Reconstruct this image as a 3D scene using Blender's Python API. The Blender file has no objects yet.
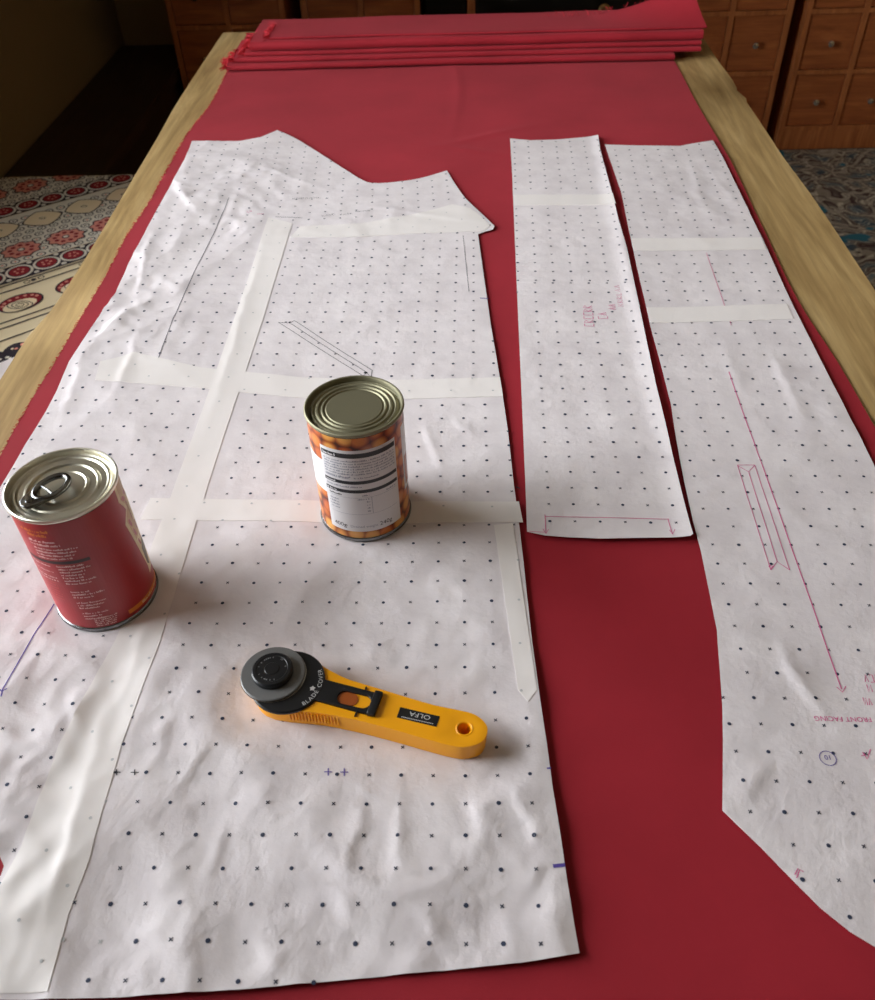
import bpy, bmesh, math, random
import mathutils
from mathutils import Vector, Matrix, noise
from mathutils.geometry import delaunay_2d_cdt
from mathutils.bvhtree import BVHTree

rnd = random.Random(7)
C = bpy.context.scene.collection
PI = math.pi
TOP = 0.75                      # table top height
PB = TOP + .0052                # level on which the paper pieces lie
CAMH = 0.5184                   # lens above the paper
F, CX, CY = 880.0, 437.5, 500.0
R = [[0.9993966063389622, 0.018898121171129056, -0.0291424819527529],
     [-0.00830775559928891, -0.684615802114729, -0.7288567655525389],
     [-0.033725427129507025, 0.7286590866180203, -0.6840457083075113]]


def at(px, py, z=TOP):
    """where the sight line through a place in the photograph meets the level z"""
    u = ((px - CX) / F, (py - CY) / F, 1.0)
    d = [sum(R[k][i] * u[k] for k in range(3)) for i in range(3)]
    t = (z - PB - CAMH) / d[2]
    return (d[0] * t, d[1] * t)


# ------------------------------------------------------------------ materials
def lin(c):
    return tuple(((v / 255) / 12.92 if v / 255 <= .04045 else ((v / 255 + .055) / 1.055) ** 2.4) for v in c) + (1.0,)


def mat(name, col, rough=.6, metal=0.0, spec=.5, sheen=0.0, coat=0.0):
    m = bpy.data.materials.new(name)
    m.use_nodes = True
    b = m.node_tree.nodes['Principled BSDF']
    b.inputs['Base Color'].default_value = lin(col)
    b.inputs['Roughness'].default_value = rough
    b.inputs['Metallic'].default_value = metal
    b.inputs['Specular IOR Level'].default_value = spec
    if sheen:
        b.inputs['Sheen Weight'].default_value = sheen
        b.inputs['Sheen Roughness'].default_value = .45
        b.inputs['Sheen Tint'].default_value = (1, .34, .38, 1)
    if coat:
        b.inputs['Coat Weight'].default_value = coat
    return m


class NT:
    def __init__(self, m):
        self.t = m.node_tree
        self.b = m.node_tree.nodes['Principled BSDF']

    def n(self, typ, **kw):
        nd = self.t.nodes.new(typ)
        for k, v in kw.items():
            if hasattr(nd, k) and k not in nd.inputs:
                setattr(nd, k, v)
            else:
                nd.inputs[k].default_value = v
        return nd

    def l(self, a, ao, b, bi):
        self.t.links.new(a.outputs[ao], b.inputs[bi])

    def coords(self, scale=(1, 1, 1), rot=(0, 0, 0)):
        tc = self.n('ShaderNodeTexCoord')
        mp = self.n('ShaderNodeMapping')
        mp.inputs['Scale'].default_value = scale
        mp.inputs['Rotation'].default_value = rot
        self.l(tc, 'Object', mp, 'Vector')
        return mp

    def ramp(self, stops, interp='LINEAR'):
        r = self.n('ShaderNodeValToRGB')
        e = r.color_ramp
        e.interpolation = interp
        while len(e.elements) < len(stops):
            e.elements.new(.5)
        for el, (p, c) in zip(e.elements, stops):
            el.position = p
            el.color = lin(c)
        return r

    def bump(self, src, out, strength, dist):
        b = self.n('ShaderNodeBump')
        b.inputs['Strength'].default_value = strength
        b.inputs['Distance'].default_value = dist
        self.l(src, out, b, 'Height')
        self.l(b, 'Normal', self.b, 'Normal')
        return b


def wood(name, dark, mid, light, axis='Y', scale=1.0, rough=.5, bump=.15):
    m = mat(name, mid, rough)
    g = NT(m)
    s = [14 * scale, 14 * scale, 14 * scale]
    s['XYZ'.index(axis)] = 2.0 * scale
    mp = g.coords(tuple(s))
    n1 = g.n('ShaderNodeTexNoise', Scale=1.3, Detail=6.0, Roughness=.6, Distortion=2.4)
    g.l(mp, 'Vector', n1, 'Vector')
    s2 = [160 * scale] * 3
    s2['XYZ'.index(axis)] = 6 * scale
    mp2 = g.coords(tuple(s2))
    n2 = g.n('ShaderNodeTexNoise', Scale=1.0, Detail=3.0, Roughness=.6)
    g.l(mp2, 'Vector', n2, 'Vector')
    r1 = g.ramp([(.3, dark), (.52, mid), (.75, light)])
    g.l(n1, 'Fac', r1, 'Fac')
    r2 = g.ramp([(.35, (205, 200, 190)), (.6, (255, 255, 255))])
    g.l(n2, 'Fac', r2, 'Fac')
    mx = g.n('ShaderNodeMix', data_type='RGBA', blend_type='MULTIPLY')
    mx.inputs[0].default_value = .55
    g.t.links.new(r1.outputs['Color'], mx.inputs[6])
    g.t.links.new(r2.outputs['Color'], mx.inputs[7])
    g.t.links.new(mx.outputs[2], g.b.inputs['Base Color'])
    g.bump(n2, 'Fac', bump, .0006)
    return m


M = {}
M['table'] = wood('pale worn table wood', (158, 128, 82), (184, 154, 103), (204, 176, 126), 'Y', 1.0, .5)
M['cabinet'] = wood('orange brown cabinet wood', (156, 90, 48), (182, 109, 62), (200, 126, 74), 'Z', 1.0, .42)
M['drawer'] = wood('drawer front wood', (148, 80, 42), (172, 97, 52), (192, 114, 64), 'X', 1.0, .42)
M['dark_wood'] = wood('dark stained wood', (44, 26, 14), (58, 36, 20), (70, 46, 28), 'Y', 1.0, .55)
M['plank'] = wood('dark floor planks', (50, 32, 20), (66, 44, 28), (82, 56, 36), 'Y', .7, .55)
M['plaster'] = mat('tan plaster', (140, 116, 78), .9)
g = NT(M['plaster'])
nz = g.n('ShaderNodeTexNoise', Scale=9.0, Detail=5.0)
g.l(g.coords(), 'Vector', nz, 'Vector')
g.bump(nz, 'Fac', .3, .01)
M['ceiling'] = mat('ceiling paint', (165, 155, 138), .95)
M['white_paint'] = mat('white painted window wood', (226, 224, 216), .5)
M['black_paint'] = mat('black paint', (16, 15, 15), .35)
M['brass'] = mat('dull brass', (150, 120, 80), .4, 1.0)
M['chrome'] = mat('polished metal', (200, 196, 190), .22, 1.0)
M['glass_knob'] = mat('pale metal knob', (206, 196, 186), .2, .85)

# paper
M['paper'] = mat('pattern paper', (231, 224, 225), .82, 0, .25)
g = NT(M['paper'])
pn = g.n('ShaderNodeTexNoise', Scale=26.0, Detail=6.0, Roughness=.6)
g.l(g.coords(), 'Vector', pn, 'Vector')
pr = g.ramp([(.3, (217, 209, 212)), (.7, (231, 224, 226))])
g.l(pn, 'Fac', pr, 'Fac')
g.l(pr, 'Color', g.b, 'Base Color')
pb = g.n('ShaderNodeTexNoise', Scale=60.0, Detail=5.0, Roughness=.6)
g.l(g.coords(), 'Vector', pb, 'Vector')
pd = g.n('ShaderNodeVectorMath', operation='MULTIPLY_ADD')
g.t.links.new(pb.outputs['Color'], pd.inputs[0])
pd.inputs[1].default_value = (.03, .03, .03)
pc_ = g.coords()
g.t.links.new(pc_.outputs['Vector'], pd.inputs[2])
pv = g.n('ShaderNodeTexVoronoi', Scale=26.0, feature='F1')
g.t.links.new(pd.outputs[0], pv.inputs['Vector'])
pm = g.n('ShaderNodeMath', operation='MULTIPLY_ADD')
g.t.links.new(pv.outputs['Distance'], pm.inputs[0])
pm.inputs[1].default_value = .7
g.t.links.new(pb.outputs['Fac'], pm.inputs[2])
bp = g.bump(pm, 'Value', .32, .0018)
ty = g.n('ShaderNodeTexCoord')
sx = g.n('ShaderNodeSeparateXYZ')
g.l(ty, 'Object', sx, 'Vector')
mr = g.n('ShaderNodeMapRange')               # the near end of the sheets has been handled most
g.l(sx, 'Y', mr, 'Value')
for k_, v_ in (('From Min', .62), ('From Max', .30), ('To Min', .30), ('To Max', .52)):
    mr.inputs[k_].default_value = v_
g.l(mr, 'Result', bp, 'Strength')
M['tape'] = mat('cream repair tape', (236, 230, 228), .6, 0, .3)
M['tape_edge'] = mat('tape edge', (236, 233, 224), .6)
M['ink'] = mat('grey blue dot print', (48, 56, 80), .8)
M['ink_cross'] = mat('grey cross print', (58, 60, 76), .8)
M['ink_faded'] = mat('dot print under tape', (192, 192, 194), .7)
M['pink'] = mat('pink pencil', (214, 96, 150), .8)
M['purple'] = mat('purple pen', (92, 76, 160), .8)
M['pencil'] = mat('dark pencil', (92, 90, 100), .8)
M['black_ink'] = mat('black ink', (34, 34, 44), .8)

# red cotton
M['red'] = mat('red cotton', (164, 30, 46), .78, 0, .25, sheen=.12)
g = NT(M['red'])
rn = g.n('ShaderNodeTexNoise', Scale=9.0, Detail=5.0, Roughness=.55)
g.l(g.coords(), 'Vector', rn, 'Vector')
rr = g.ramp([(.3, (146, 28, 40)), (.7, (160, 34, 47))])
g.l(rn, 'Fac', rr, 'Fac')
g.l(rr, 'Color', g.b, 'Base Color')
rw = g.n('ShaderNodeTexNoise', Scale=900.0, Detail=1.0)
g.l(g.coords(), 'Vector', rw, 'Vector')
g.bump(rw, 'Fac', .12, .0006)
M['red_fray'] = mat('frayed red thread', (178, 38, 48), .85, 0, .2, sheen=.3)

# tins
M['tin'] = mat('tin lid', (214, 210, 194), .36, 1.0)
M['tin_dull'] = mat('dull tin lid', (150, 146, 122), .6, 1.0)
M['tab'] = mat('pull tab steel', (128, 130, 132), .22, 1.0)
M['red_label'] = mat('red paper label', (164, 36, 42), .32, 0, .5)
M['red_label_light'] = mat('lighter red label print', (196, 62, 62), .35)
M['lab_white'] = mat('pinkish white label print', (232, 190, 186), .4)
M['lab_orange'] = mat('orange label print', (214, 124, 44), .4)
M['lab_dark'] = mat('dark brown label bar', (58, 22, 22), .4)
M['lab_cream'] = mat('cream label print', (222, 202, 158), .4)
M['lab_tan'] = mat('tan label picture', (190, 150, 96), .4)
M['lab_green'] = mat('dark olive label picture', (92, 82, 56), .4)
M['lab_panel'] = mat('white label panel', (226, 224, 226), .35)
M['lab_black'] = mat('black label bar', (36, 37, 42), .4)
M['lab_grey'] = mat('grey label print', (150, 152, 166), .4)
M['beans'] = mat('bean picture label', (190, 110, 50), .3, 0, .5)
g = NT(M['beans'])
tc = g.n('ShaderNodeUVMap')
tc.uv_map = 'UVMap'
vo = g.n('ShaderNodeTexVoronoi', Scale=1.0, Randomness=.42)
g.l(tc, 'UV', vo, 'Vector')
cr = g.ramp([(0, (222, 136, 64)), (.3, (236, 178, 100)), (.55, (206, 112, 56)), (.75, (220, 158, 122)), (1, (238, 186, 112))], 'CONSTANT')
sep = g.n('ShaderNodeSeparateColor')
g.l(vo, 'Color', sep, 'Color')
g.l(sep, 'Red', cr, 'Fac')
dr = g.ramp([(.0, (255, 252, 240)), (.38, (240, 222, 198)), (.56, (176, 120, 84)), (.68, (84, 42, 30))])
g.l(vo, 'Distance', dr, 'Fac')
mx = g.n('ShaderNodeMix', data_type='RGBA', blend_type='MULTIPLY')
mx.inputs[0].default_value = 1.0
g.t.links.new(cr.outputs['Color'], mx.inputs[6])
g.t.links.new(dr.outputs['Color'], mx.inputs[7])
g.t.links.new(mx.outputs[2], g.b.inputs['Base Color'])

# cutter
M['yellow'] = mat('yellow plastic', (253, 172, 10), .36, 0, .45)
M['black_plastic'] = mat('black plastic', (24, 25, 28), .38, 0, .4)
M['cover_grey'] = mat('grey translucent cover', (112, 112, 112), .34, 0, .45)
M['print_white'] = mat('white print', (206, 206, 206), .5)
M['print_grey'] = mat('grey print', (120, 120, 122), .5)
M['red_brown'] = mat('red brown pill', (160, 78, 20), .45)

# textiles
M['cloth'] = mat('printed cream cloth', (226, 210, 176), .9, 0, .15)
M['cl_grey'] = mat('cloth pale grey print', (222, 216, 202), .9, 0, .15)
M['cl_dark'] = mat('cloth dark print', (52, 46, 54), .9, 0, .15)
M['cl_red'] = mat('cloth dark red print', (136, 38, 46), .9, 0, .15)
M['cl_pink'] = mat('cloth rose print', (214, 140, 126), .9, 0, .15)
M['cl_beige'] = mat('cloth beige print', (230, 212, 178), .9, 0, .15)
M['mattress'] = mat('undyed mattress ticking', (150, 138, 118), .9)

M['rug'] = mat('blue patterned rug', (50, 60, 66), .95, 0, .1)
g = NT(M['rug'])
mp = g.coords()
wn = g.n('ShaderNodeTexNoise', Scale=7.0, Detail=2.0)
g.l(mp, 'Vector', wn, 'Vector')
vm = g.n('ShaderNodeMix', data_type='RGBA')
vm.inputs[0].default_value = .16
g.t.links.new(mp.outputs['Vector'], vm.inputs[6])
g.t.links.new(wn.outputs['Color'], vm.inputs[7])
v1 = g.n('ShaderNodeTexVoronoi', Scale=13.0, feature='DISTANCE_TO_EDGE')
g.t.links.new(vm.outputs[2], v1.inputs['Vector'])
c1 = g.ramp([(.0, (214, 204, 182)), (.07, (200, 190, 168)), (.10, (76, 54, 54)), (.18, (160, 152, 138)), (.30, (84, 118, 130)), (.5, (70, 122, 142))])
g.l(v1, 'Distance', c1, 'Fac')
wv = g.n('ShaderNodeTexWave', Scale=9.0, Distortion=14.0, Detail=2.0, wave_type='RINGS')
wv.inputs['Detail Scale'].default_value = 1.6
g.t.links.new(vm.outputs[2], wv.inputs['Vector'])
c2 = g.ramp([(.3, (70, 52, 54)), (.45, (152, 146, 132)), (.62, (210, 200, 176)), (.8, (104, 92, 90))])
g.l(wv, 'Fac', c2, 'Fac')
v2 = g.n('ShaderNodeTexVoronoi', Scale=9.0, feature='F1')
g.t.links.new(vm.outputs[2], v2.inputs['Vector'])
c3 = g.ramp([(.20, (255, 255, 255)), (.27, (0, 0, 0))])
g.l(v2, 'Distance', c3, 'Fac')
mx = g.n('ShaderNodeMix', data_type='RGBA')
mx.inputs[0].default_value = .6
g.t.links.new(c1.outputs['Color'], mx.inputs[6])
g.t.links.new(c2.outputs['Color'], mx.inputs[7])
mx2 = g.n('ShaderNodeMix', data_type='RGBA')
g.t.links.new(c3.outputs['Color'], mx2.inputs[0])
g.t.links.new(mx.outputs[2], mx2.inputs[6])
mx2.inputs[7].default_value = lin((58, 112, 130))
g.t.links.new(mx2.outputs[2], g.b.inputs['Base Color'])

M['pane'] = bpy.data.materials.new('window glass')
M['pane'].use_nodes = True
nt = M['pane'].node_tree
nt.nodes.clear()
o_ = nt.nodes.new('ShaderNodeOutputMaterial')
tr = nt.nodes.new('ShaderNodeBsdfTransparent')
gl = nt.nodes.new('ShaderNodeBsdfGlossy')
gl.inputs['Roughness'].default_value = .03
fr = nt.nodes.new('ShaderNodeFresnel')
ms = nt.nodes.new('ShaderNodeMixShader')
nt.links.new(fr.outputs[0], ms.inputs[0])
nt.links.new(tr.outputs[0], ms.inputs[1])
nt.links.new(gl.outputs[0], ms.inputs[2])
nt.links.new(ms.outputs[0], o_.inputs[0])


# ------------------------------------------------------------------ object helpers
def link(name, me, parent=None):
    o = bpy.data.objects.new(name, me)
    C.objects.link(o)
    if parent is not None:
        o.parent = parent
    return o


def obj(name, bm, mats, parent=None, smooth=None, recalc=True):
    if recalc:
        bmesh.ops.recalc_face_normals(bm, faces=bm.faces[:])
    me = bpy.data.meshes.new(name)
    bm.to_mesh(me)
    bm.free()
    for m in (mats if isinstance(mats, (list, tuple)) else [mats]):
        me.materials.append(m)
    if smooth is not None:
        me.polygons.foreach_set('use_smooth', [True] * len(me.polygons))
        if smooth < 179:
            me.set_sharp_from_angle(angle=math.radians(smooth))
    me.update()
    return link(name, me, parent)


def tag(o, label=None, cat=None, group=None, kind=None):
    if label:
        o['label'] = label
    if cat:
        o['category'] = cat
    if group:
        o['group'] = group
    if kind:
        o['kind'] = kind
    return o


def empty(name, loc, rz=0.0):
    o = link(name, None)
    o.location = loc
    o.rotation_euler = (0, 0, rz)
    o.empty_display_size = .05
    return o


def box(bm, lo, hi, mi=0, bevel=0.0):
    ret = bmesh.ops.create_cube(bm, size=1.0)
    vs = ret['verts']
    for v in vs:
        v.co = Vector([(lo[i] + hi[i]) / 2 + v.co[i] * (hi[i] - lo[i]) for i in range(3)])
    fs = list({f for v in vs for f in v.link_faces})
    for f in fs:
        f.material_index = mi
    if bevel:
        es = list({e for v in vs for e in v.link_edges})
        r = bmesh.ops.bevel(bm, geom=es, offset=bevel, segments=2, affect='EDGES', profile=.5)
        for f in r['faces']:
            f.material_index = mi


def lathe(bm, prof, n=64, mi=0, cap0=False, cap1=False, origin=(0, 0, 0)):
    rings = []
    for r, z in prof:
        if r < 1e-6:
            rings.append([bm.verts.new((origin[0], origin[1], origin[2] + z))])
        else:
            rings.append([bm.verts.new((origin[0] + r * math.cos(2 * PI * k / n), origin[1] + r * math.sin(2 * PI * k / n), origin[2] + z)) for k in range(n)])
    for a, b in zip(rings, rings[1:]):
        for k in range(n):
            k2 = (k + 1) % n
            if len(a) == 1 and len(b) == 1:
                continue
            if len(a) == 1:
                f = bm.faces.new((a[0], b[k], b[k2]))
            elif len(b) == 1:
                f = bm.faces.new((a[k], a[k2], b[0]))
            else:
                f = bm.faces.new((a[k], a[k2], b[k2], b[k]))
            f.material_index = mi
    if cap0 and len(rings[0]) > 1:
        bm.faces.new(rings[0][::-1]).material_index = mi
    if cap1 and len(rings[-1]) > 1:
        bm.faces.new(rings[-1]).material_index = mi


def tube(bm, pts, r, n=6, mi=0, closed=False):
    pts = [Vector(p) for p in pts]
    rings = []
    N = len(pts)
    for i, p in enumerate(pts):
        if closed:
            d = pts[(i + 1) % N] - pts[i - 1]
        else:
            d = pts[min(i + 1, N - 1)] - pts[max(i - 1, 0)]
        d.normalize()
        up = Vector((0, 0, 1)) if abs(d.z) < .9 else Vector((1, 0, 0))
        a = d.cross(up).normalized()
        b = a.cross(d)
        rr = r[i] if isinstance(r, (list, tuple)) else r
        rings.append([bm.verts.new(p + (a * math.cos(2 * PI * k / n) + b * math.sin(2 * PI * k / n)) * rr) for k in range(n)])
    for i in range(N if closed else N - 1):
        a, b = rings[i], rings[(i + 1) % N]
        for k in range(n):
            bm.faces.new((a[k], a[(k + 1) % n], b[(k + 1) % n], b[k])).material_index = mi
    if not closed:
        bm.faces.new(rings[0][::-1]).material_index = mi
        bm.faces.new(rings[-1]).material_index = mi


def prism(bm, outline, z0, z1, mi=0, bevel=0.0, holes=()):
    """an outline (and holes in it) carried from z0 up to z1"""
    loops = [list(outline)] + [list(h) for h in holes]
    pts, edges = [], []
    for lp in loops:
        s = len(pts)
        pts += [Vector(p) for p in lp]
        edges += [(s + i, s + (i + 1) % len(lp)) for i in range(len(lp))]
    vs, es, fs, *_ = delaunay_2d_cdt(pts, edges, [], 0, 1e-7)

    def inside(p, lp):
        c = False
        j = len(lp) - 1
        for i in range(len(lp)):
            if (lp[i][1] > p[1]) != (lp[j][1] > p[1]) and p[0] < (lp[j][0] - lp[i][0]) * (p[1] - lp[i][1]) / (lp[j][1] - lp[i][1]) + lp[i][0]:
                c = not c
            j = i
        return c
    keep = []
    for f in fs:
        c = sum((vs[i] for i in f), Vector((0, 0))) / len(f)
        if inside(c, loops[0]) and not any(inside(c, h) for h in loops[1:]):
            keep.append(f)
    lo = [bm.verts.new((v.x, v.y, z0)) for v in vs]
    hi = [bm.verts.new((v.x, v.y, z1)) for v in vs]
    cnt = {}
    for f in keep:
        bm.faces.new([lo[i] for i in f][::-1]).material_index = mi
        bm.faces.new([hi[i] for i in f]).material_index = mi
        for i in range(len(f)):
            k = (f[i], f[(i + 1) % len(f)])
            cnt[k] = 1
    rim = []
    for (a, b) in cnt:
        if (b, a) not in cnt:
            q = bm.faces.new((lo[a], lo[b], hi[b], hi[a]))
            q.material_index = mi
            rim.append((hi[a], hi[b]))
    if bevel:
        es_ = [e for e in (bm.edges.get(r) for r in rim) if e]
        r = bmesh.ops.bevel(bm, geom=es_, offset=bevel, segments=3, affect='EDGES', profile=.5, clamp_overlap=True)
        for f in r['faces']:
            f.material_index = mi
    bmesh.ops.delete(bm, geom=[v for v in bm.verts if not v.link_faces], context='VERTS')


def inside_poly(x, y, lp):
    c = False
    j = len(lp) - 1
    for i in range(len(lp)):
        if (lp[i][1] > y) != (lp[j][1] > y) and x < (lp[j][0] - lp[i][0]) * (y - lp[i][1]) / (lp[j][1] - lp[i][1]) + lp[i][0]:
            c = not c
        j = i
    return c


def dense(lp, step, closed=True):
    out = []
    n = len(lp)
    for i in range(n if closed else n - 1):
        a, b = Vector(lp[i]), Vector(lp[(i + 1) % n])
        k = max(1, int((b - a).length / step))
        for j in range(k):
            out.append(tuple(a.lerp(b, j / k)))
    if not closed:
        out.append(tuple(lp[-1]))
    return out


def smooth_line(pts, k=6):
    """Catmull-Rom through the points"""
    P = [Vector(p) for p in pts]
    out = []
    for i in range(len(P) - 1):
        p0, p1, p2, p3 = P[max(i - 1, 0)], P[i], P[i + 1], P[min(i + 2, len(P) - 1)]
        for j in range(k):
            t = j / k
            out.append(tuple(.5 * ((2 * p1) + (p2 - p0) * t + (2 * p0 - 5 * p1 + 4 * p2 - p3) * t * t + (3 * p1 - p0 - 3 * p2 + p3) * t ** 3)))
    out.append(tuple(P[-1]))
    return out


class Sheet:
    """a thin cloth or paper: an outline filled with a fine mesh that follows zfun, closed underneath; marks are laid on it"""

    def __init__(self, outline, step, zfun, thick):
        self.out = dense(outline, step)
        self.z = zfun
        xs = [p[0] for p in self.out]
        ys = [p[1] for p in self.out]
        pts = [Vector(p) for p in self.out]
        nb = len(pts)
        # spatial hash of the border so that inner points keep off it
        cell = {}
        for p in self.out:
            cell.setdefault((int(p[0] // step), int(p[1] // step)), []).append(p)
        y = min(ys)
        row = 0
        while y < max(ys):
            x = min(xs) + (step / 2 if row % 2 else 0)
            while x < max(xs):
                if inside_poly(x, y, self.out):
                    cx, cy = int(x // step), int(y // step)
                    near = any((px - x) ** 2 + (py - y) ** 2 < (.55 * step) ** 2 for i in (-1, 0, 1) for j in (-1, 0, 1) for px, py in cell.get((cx + i, cy + j), ()))
                    if not near:
                        pts.append(Vector((x, y)))
                x += step
            y += step * .87
            row += 1
        edges = [(i, (i + 1) % nb) for i in range(nb)]
        vs, es, fs, *_ = delaunay_2d_cdt(pts, edges, [], 1, 1e-7)
        self.bm = bm = bmesh.new()
        self.v = [bm.verts.new((p.x, p.y, zfun(p.x, p.y))) for p in vs]
        dirs = {}
        for f in fs:
            a, b, c = [vs[i] for i in f[:3]]
            if (b - a).cross(c - a) < 0:
                f = f[::-1]
            bm.faces.new([self.v[i] for i in f])
            for i in range(len(f)):
                dirs[(f[i], f[(i + 1) % len(f)])] = 1
        self.bvh = BVHTree.FromBMesh(bm)
        low = {}

        def lower(i):
            if i not in low:
                p = vs[i]
                low[i] = bm.verts.new((p.x, p.y, zfun(p.x, p.y) - thick))
            return low[i]
        for (a, b) in dirs:
            if (b, a) not in dirs:
                bm.faces.new((self.v[b], self.v[a], lower(a), lower(b)))

    def h(self, x, y):
        hit = self.bvh.ray_cast(Vector((x, y, 5)), Vector((0, 0, -1)))
        return hit[0].z if hit[0] is not None else self.z(x, y)

    def poly(self, pts, mi, lift=.00020, bm=None):
        bm = bm or self.bm
        vs = [bm.verts.new((x, y, self.h(x, y) + lift)) for x, y in pts]
        try:
            f = bm.faces.new(vs)
        except ValueError:
            return
        f.material_index = mi
        f.normal_update()
        if f.normal.z < 0:
            f.normal_flip()

    def disc(self, x, y, r, mi, n=8, lift=.00020, ry=None, rot=0.0, rim=None, bm=None):
        ry = ry or r
        c, s = math.cos(rot), math.sin(rot)
        pts = []
        for k in range(n):
            a = 2 * PI * k / n
            rr = 1.0 if rim is None else rim(a)
            u, v = r * rr * math.cos(a), ry * rr * math.sin(a)
            pts.append((x + u * c - v * s, y + u * s + v * c))
        if r < .012:
            self.poly(pts, mi, lift, bm)
            return
        b = bm or self.bm
        ks = [1.0, .75, .5, .25]
        rings = [[b.verts.new((x + (px - x) * k, y + (py - y) * k, self.h(x + (px - x) * k, y + (py - y) * k) + lift)) for px, py in pts] for k in ks]
        cv = b.verts.new((x, y, self.h(x, y) + lift))
        fs = []
        for k in range(n):
            k2 = (k + 1) % n
            for a, c_ in zip(rings, rings[1:]):
                fs.append(b.faces.new((a[k], a[k2], c_[k2], c_[k])))
            fs.append(b.faces.new((rings[-1][k], rings[-1][k2], cv)))
        for f in fs:
            f.material_index = mi
            f.normal_update()
            if f.normal.z < 0:
                f.normal_flip()

    def line(self, pts, w, mi, lift=.00026, step=.004, closed=False, bm=None):
        bm = bm or self.bm
        if closed:
            pts = list(pts) + [pts[0]]
        pts = dense(pts, step, False)
        prev = None
        n = len(pts)
        for i, (x, y) in enumerate(pts):
            a, b = pts[max(i - 1, 0)], pts[min(i + 1, n - 1)]
            dx, dy = b[0] - a[0], b[1] - a[1]
            L = math.hypot(dx, dy) or 1
            nx, ny = -dy / L * w / 2, dx / L * w / 2
            cur = (bm.verts.new((x + nx, y + ny, self.h(x + nx, y + ny) + lift)), bm.verts.new((x - nx, y - ny, self.h(x - nx, y - ny) + lift)))
            if prev:
                f = bm.faces.new((prev[0], prev[1], cur[1], cur[0]))
                f.material_index = mi
                f.normal_update()
                if f.normal.z < 0:
                    f.normal_flip()
            prev = cur

    def done(self, name, mats, parent=None):
        return obj(name, self.bm, mats, parent, 60, recalc=False)


def ridged(x, y, s, seed):
    return 1 - abs(noise.noise(Vector((x / s + seed, y / s - seed, seed * 3.1)))) * 2


def crumple(x, y, seed):
    """fine folded relief of handled paper, about 0..1: sharp facets of two sizes, stronger in some places"""
    wx = x + .012 * noise.noise(Vector((x * 14, y * 14, seed + 20)))
    wy = y + .012 * noise.noise(Vector((x * 14, y * 14, seed + 31)))
    a = 1 - abs(noise.noise(Vector((wx * 10, wy * 8, seed)))) * 2.2
    b = 1 - abs(noise.noise(Vector((wx * 22, wy * 19, seed + 5)))) * 2.2
    c = noise.voronoi(Vector((wx * 17, wy * 17, seed)))[0]
    m = max(0.0, min(1.0, .5 + 1.3 * noise.noise(Vector((x * 5, y * 5, seed + 40)))))
    e = 1 - abs(noise.noise(Vector((wx * 44, wy * 40, seed + 9)))) * 2.2
    return max(0.0, .36 * a + m * (.30 * b + .16 * e + .34 * (c[1] - c[0])))


# text as flat outlines -------------------------------------------------------
def text_faces(s, size=1.0):
    """triangulated letters of s as lists of 2-D points; returns (faces, width)"""
    cu = bpy.data.curves.new('lettering', 'FONT')
    cu.body = s
    cu.size = size
    cu.resolution_u = 3
    o = bpy.data.objects.new('lettering', cu)
    C.objects.link(o)
    bpy.context.view_layer.update()
    dg = bpy.context.evaluated_depsgraph_get()
    me = bpy.data.meshes.new_from_object(o.evaluated_get(dg))
    faces = [[tuple(me.vertices[i].co.xy) for i in p.vertices] for p in me.polygons]
    w = max((p[0] for f in faces for p in f), default=0)
    bpy.data.objects.remove(o)
    bpy.data.curves.remove(cu)
    bpy.data.meshes.remove(me)
    return faces, w


# ------------------------------------------------------------------ the room
XL, XR, YB, YF, ZC = -1.25, 2.3, 3.5, -1.6, 2.5
WY0, WY1, WZ0, WZ1 = -0.05, 1.85, 0.58, 2.28          # the window in the left wall
WT = .55
bm = bmesh.new()
box(bm, (XL - WT, YF, 0), (XL, WY0, ZC))
box(bm, (XL - WT, WY1, 0), (XL, YB, ZC))
box(bm, (XL - WT, WY0, 0), (XL, WY1, WZ0))
box(bm, (XL - WT, WY0, WZ1), (XL, WY1, ZC))
tag(obj('wall_left', bm, M['plaster']), kind='structure')
bm = bmesh.new(); box(bm, (XL - WT, YB, 0), (XR + .1, YB + .1, ZC))
tag(obj('wall_back', bm, M['plaster']), kind='structure')
bm = bmesh.new(); box(bm, (XR, YF, 0), (XR + .1, YB, ZC))
tag(obj('wall_right', bm, M['plaster']), kind='structure')
bm = bmesh.new(); box(bm, (XL - WT, YF - .1, 0), (XR + .1, YF, ZC))
tag(obj('wall_front', bm, M['plaster']), kind='structure')
bm = bmesh.new(); box(bm, (XL - WT, YF - .1, ZC), (XR + .1, YB + .1, ZC + .1))
tag(obj('ceiling', bm, M['ceiling']), kind='structure')
bm = bmesh.new(); box(bm, (XL - WT, YF - .1, -.1), (XR + .1, YB + .1, 0))
tag(obj('floor', bm, M['plank']), kind='structure')
wroot = empty('window_1', (XL - WT * .75, (WY0 + WY1) / 2, WZ0)); tag(wroot, kind='structure')
bm = bmesh.new()
hw, hh, ft = (WY1 - WY0) / 2, WZ1 - WZ0, .05
box(bm, (-.025, -hw, 0), (.025, hw, ft)); box(bm, (-.025, -hw, hh - ft), (.025, hw, hh))
for yy in (-hw, -ft / 2, hw - ft):
    box(bm, (-.025, yy, ft), (.025, yy + ft, hh - ft))
box(bm, (-.015, -hw, hh * .52), (.015, hw, hh * .52 + .028))
tag(obj('window_frame', bm, M['white_paint'], wroot), kind='structure')
bm = bmesh.new(); box(bm, (-.002, -hw + .01, .01), (.002, hw - .01, hh - .01))
tag(obj('window_pane', bm, M['pane'], wroot), kind='structure')

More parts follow.
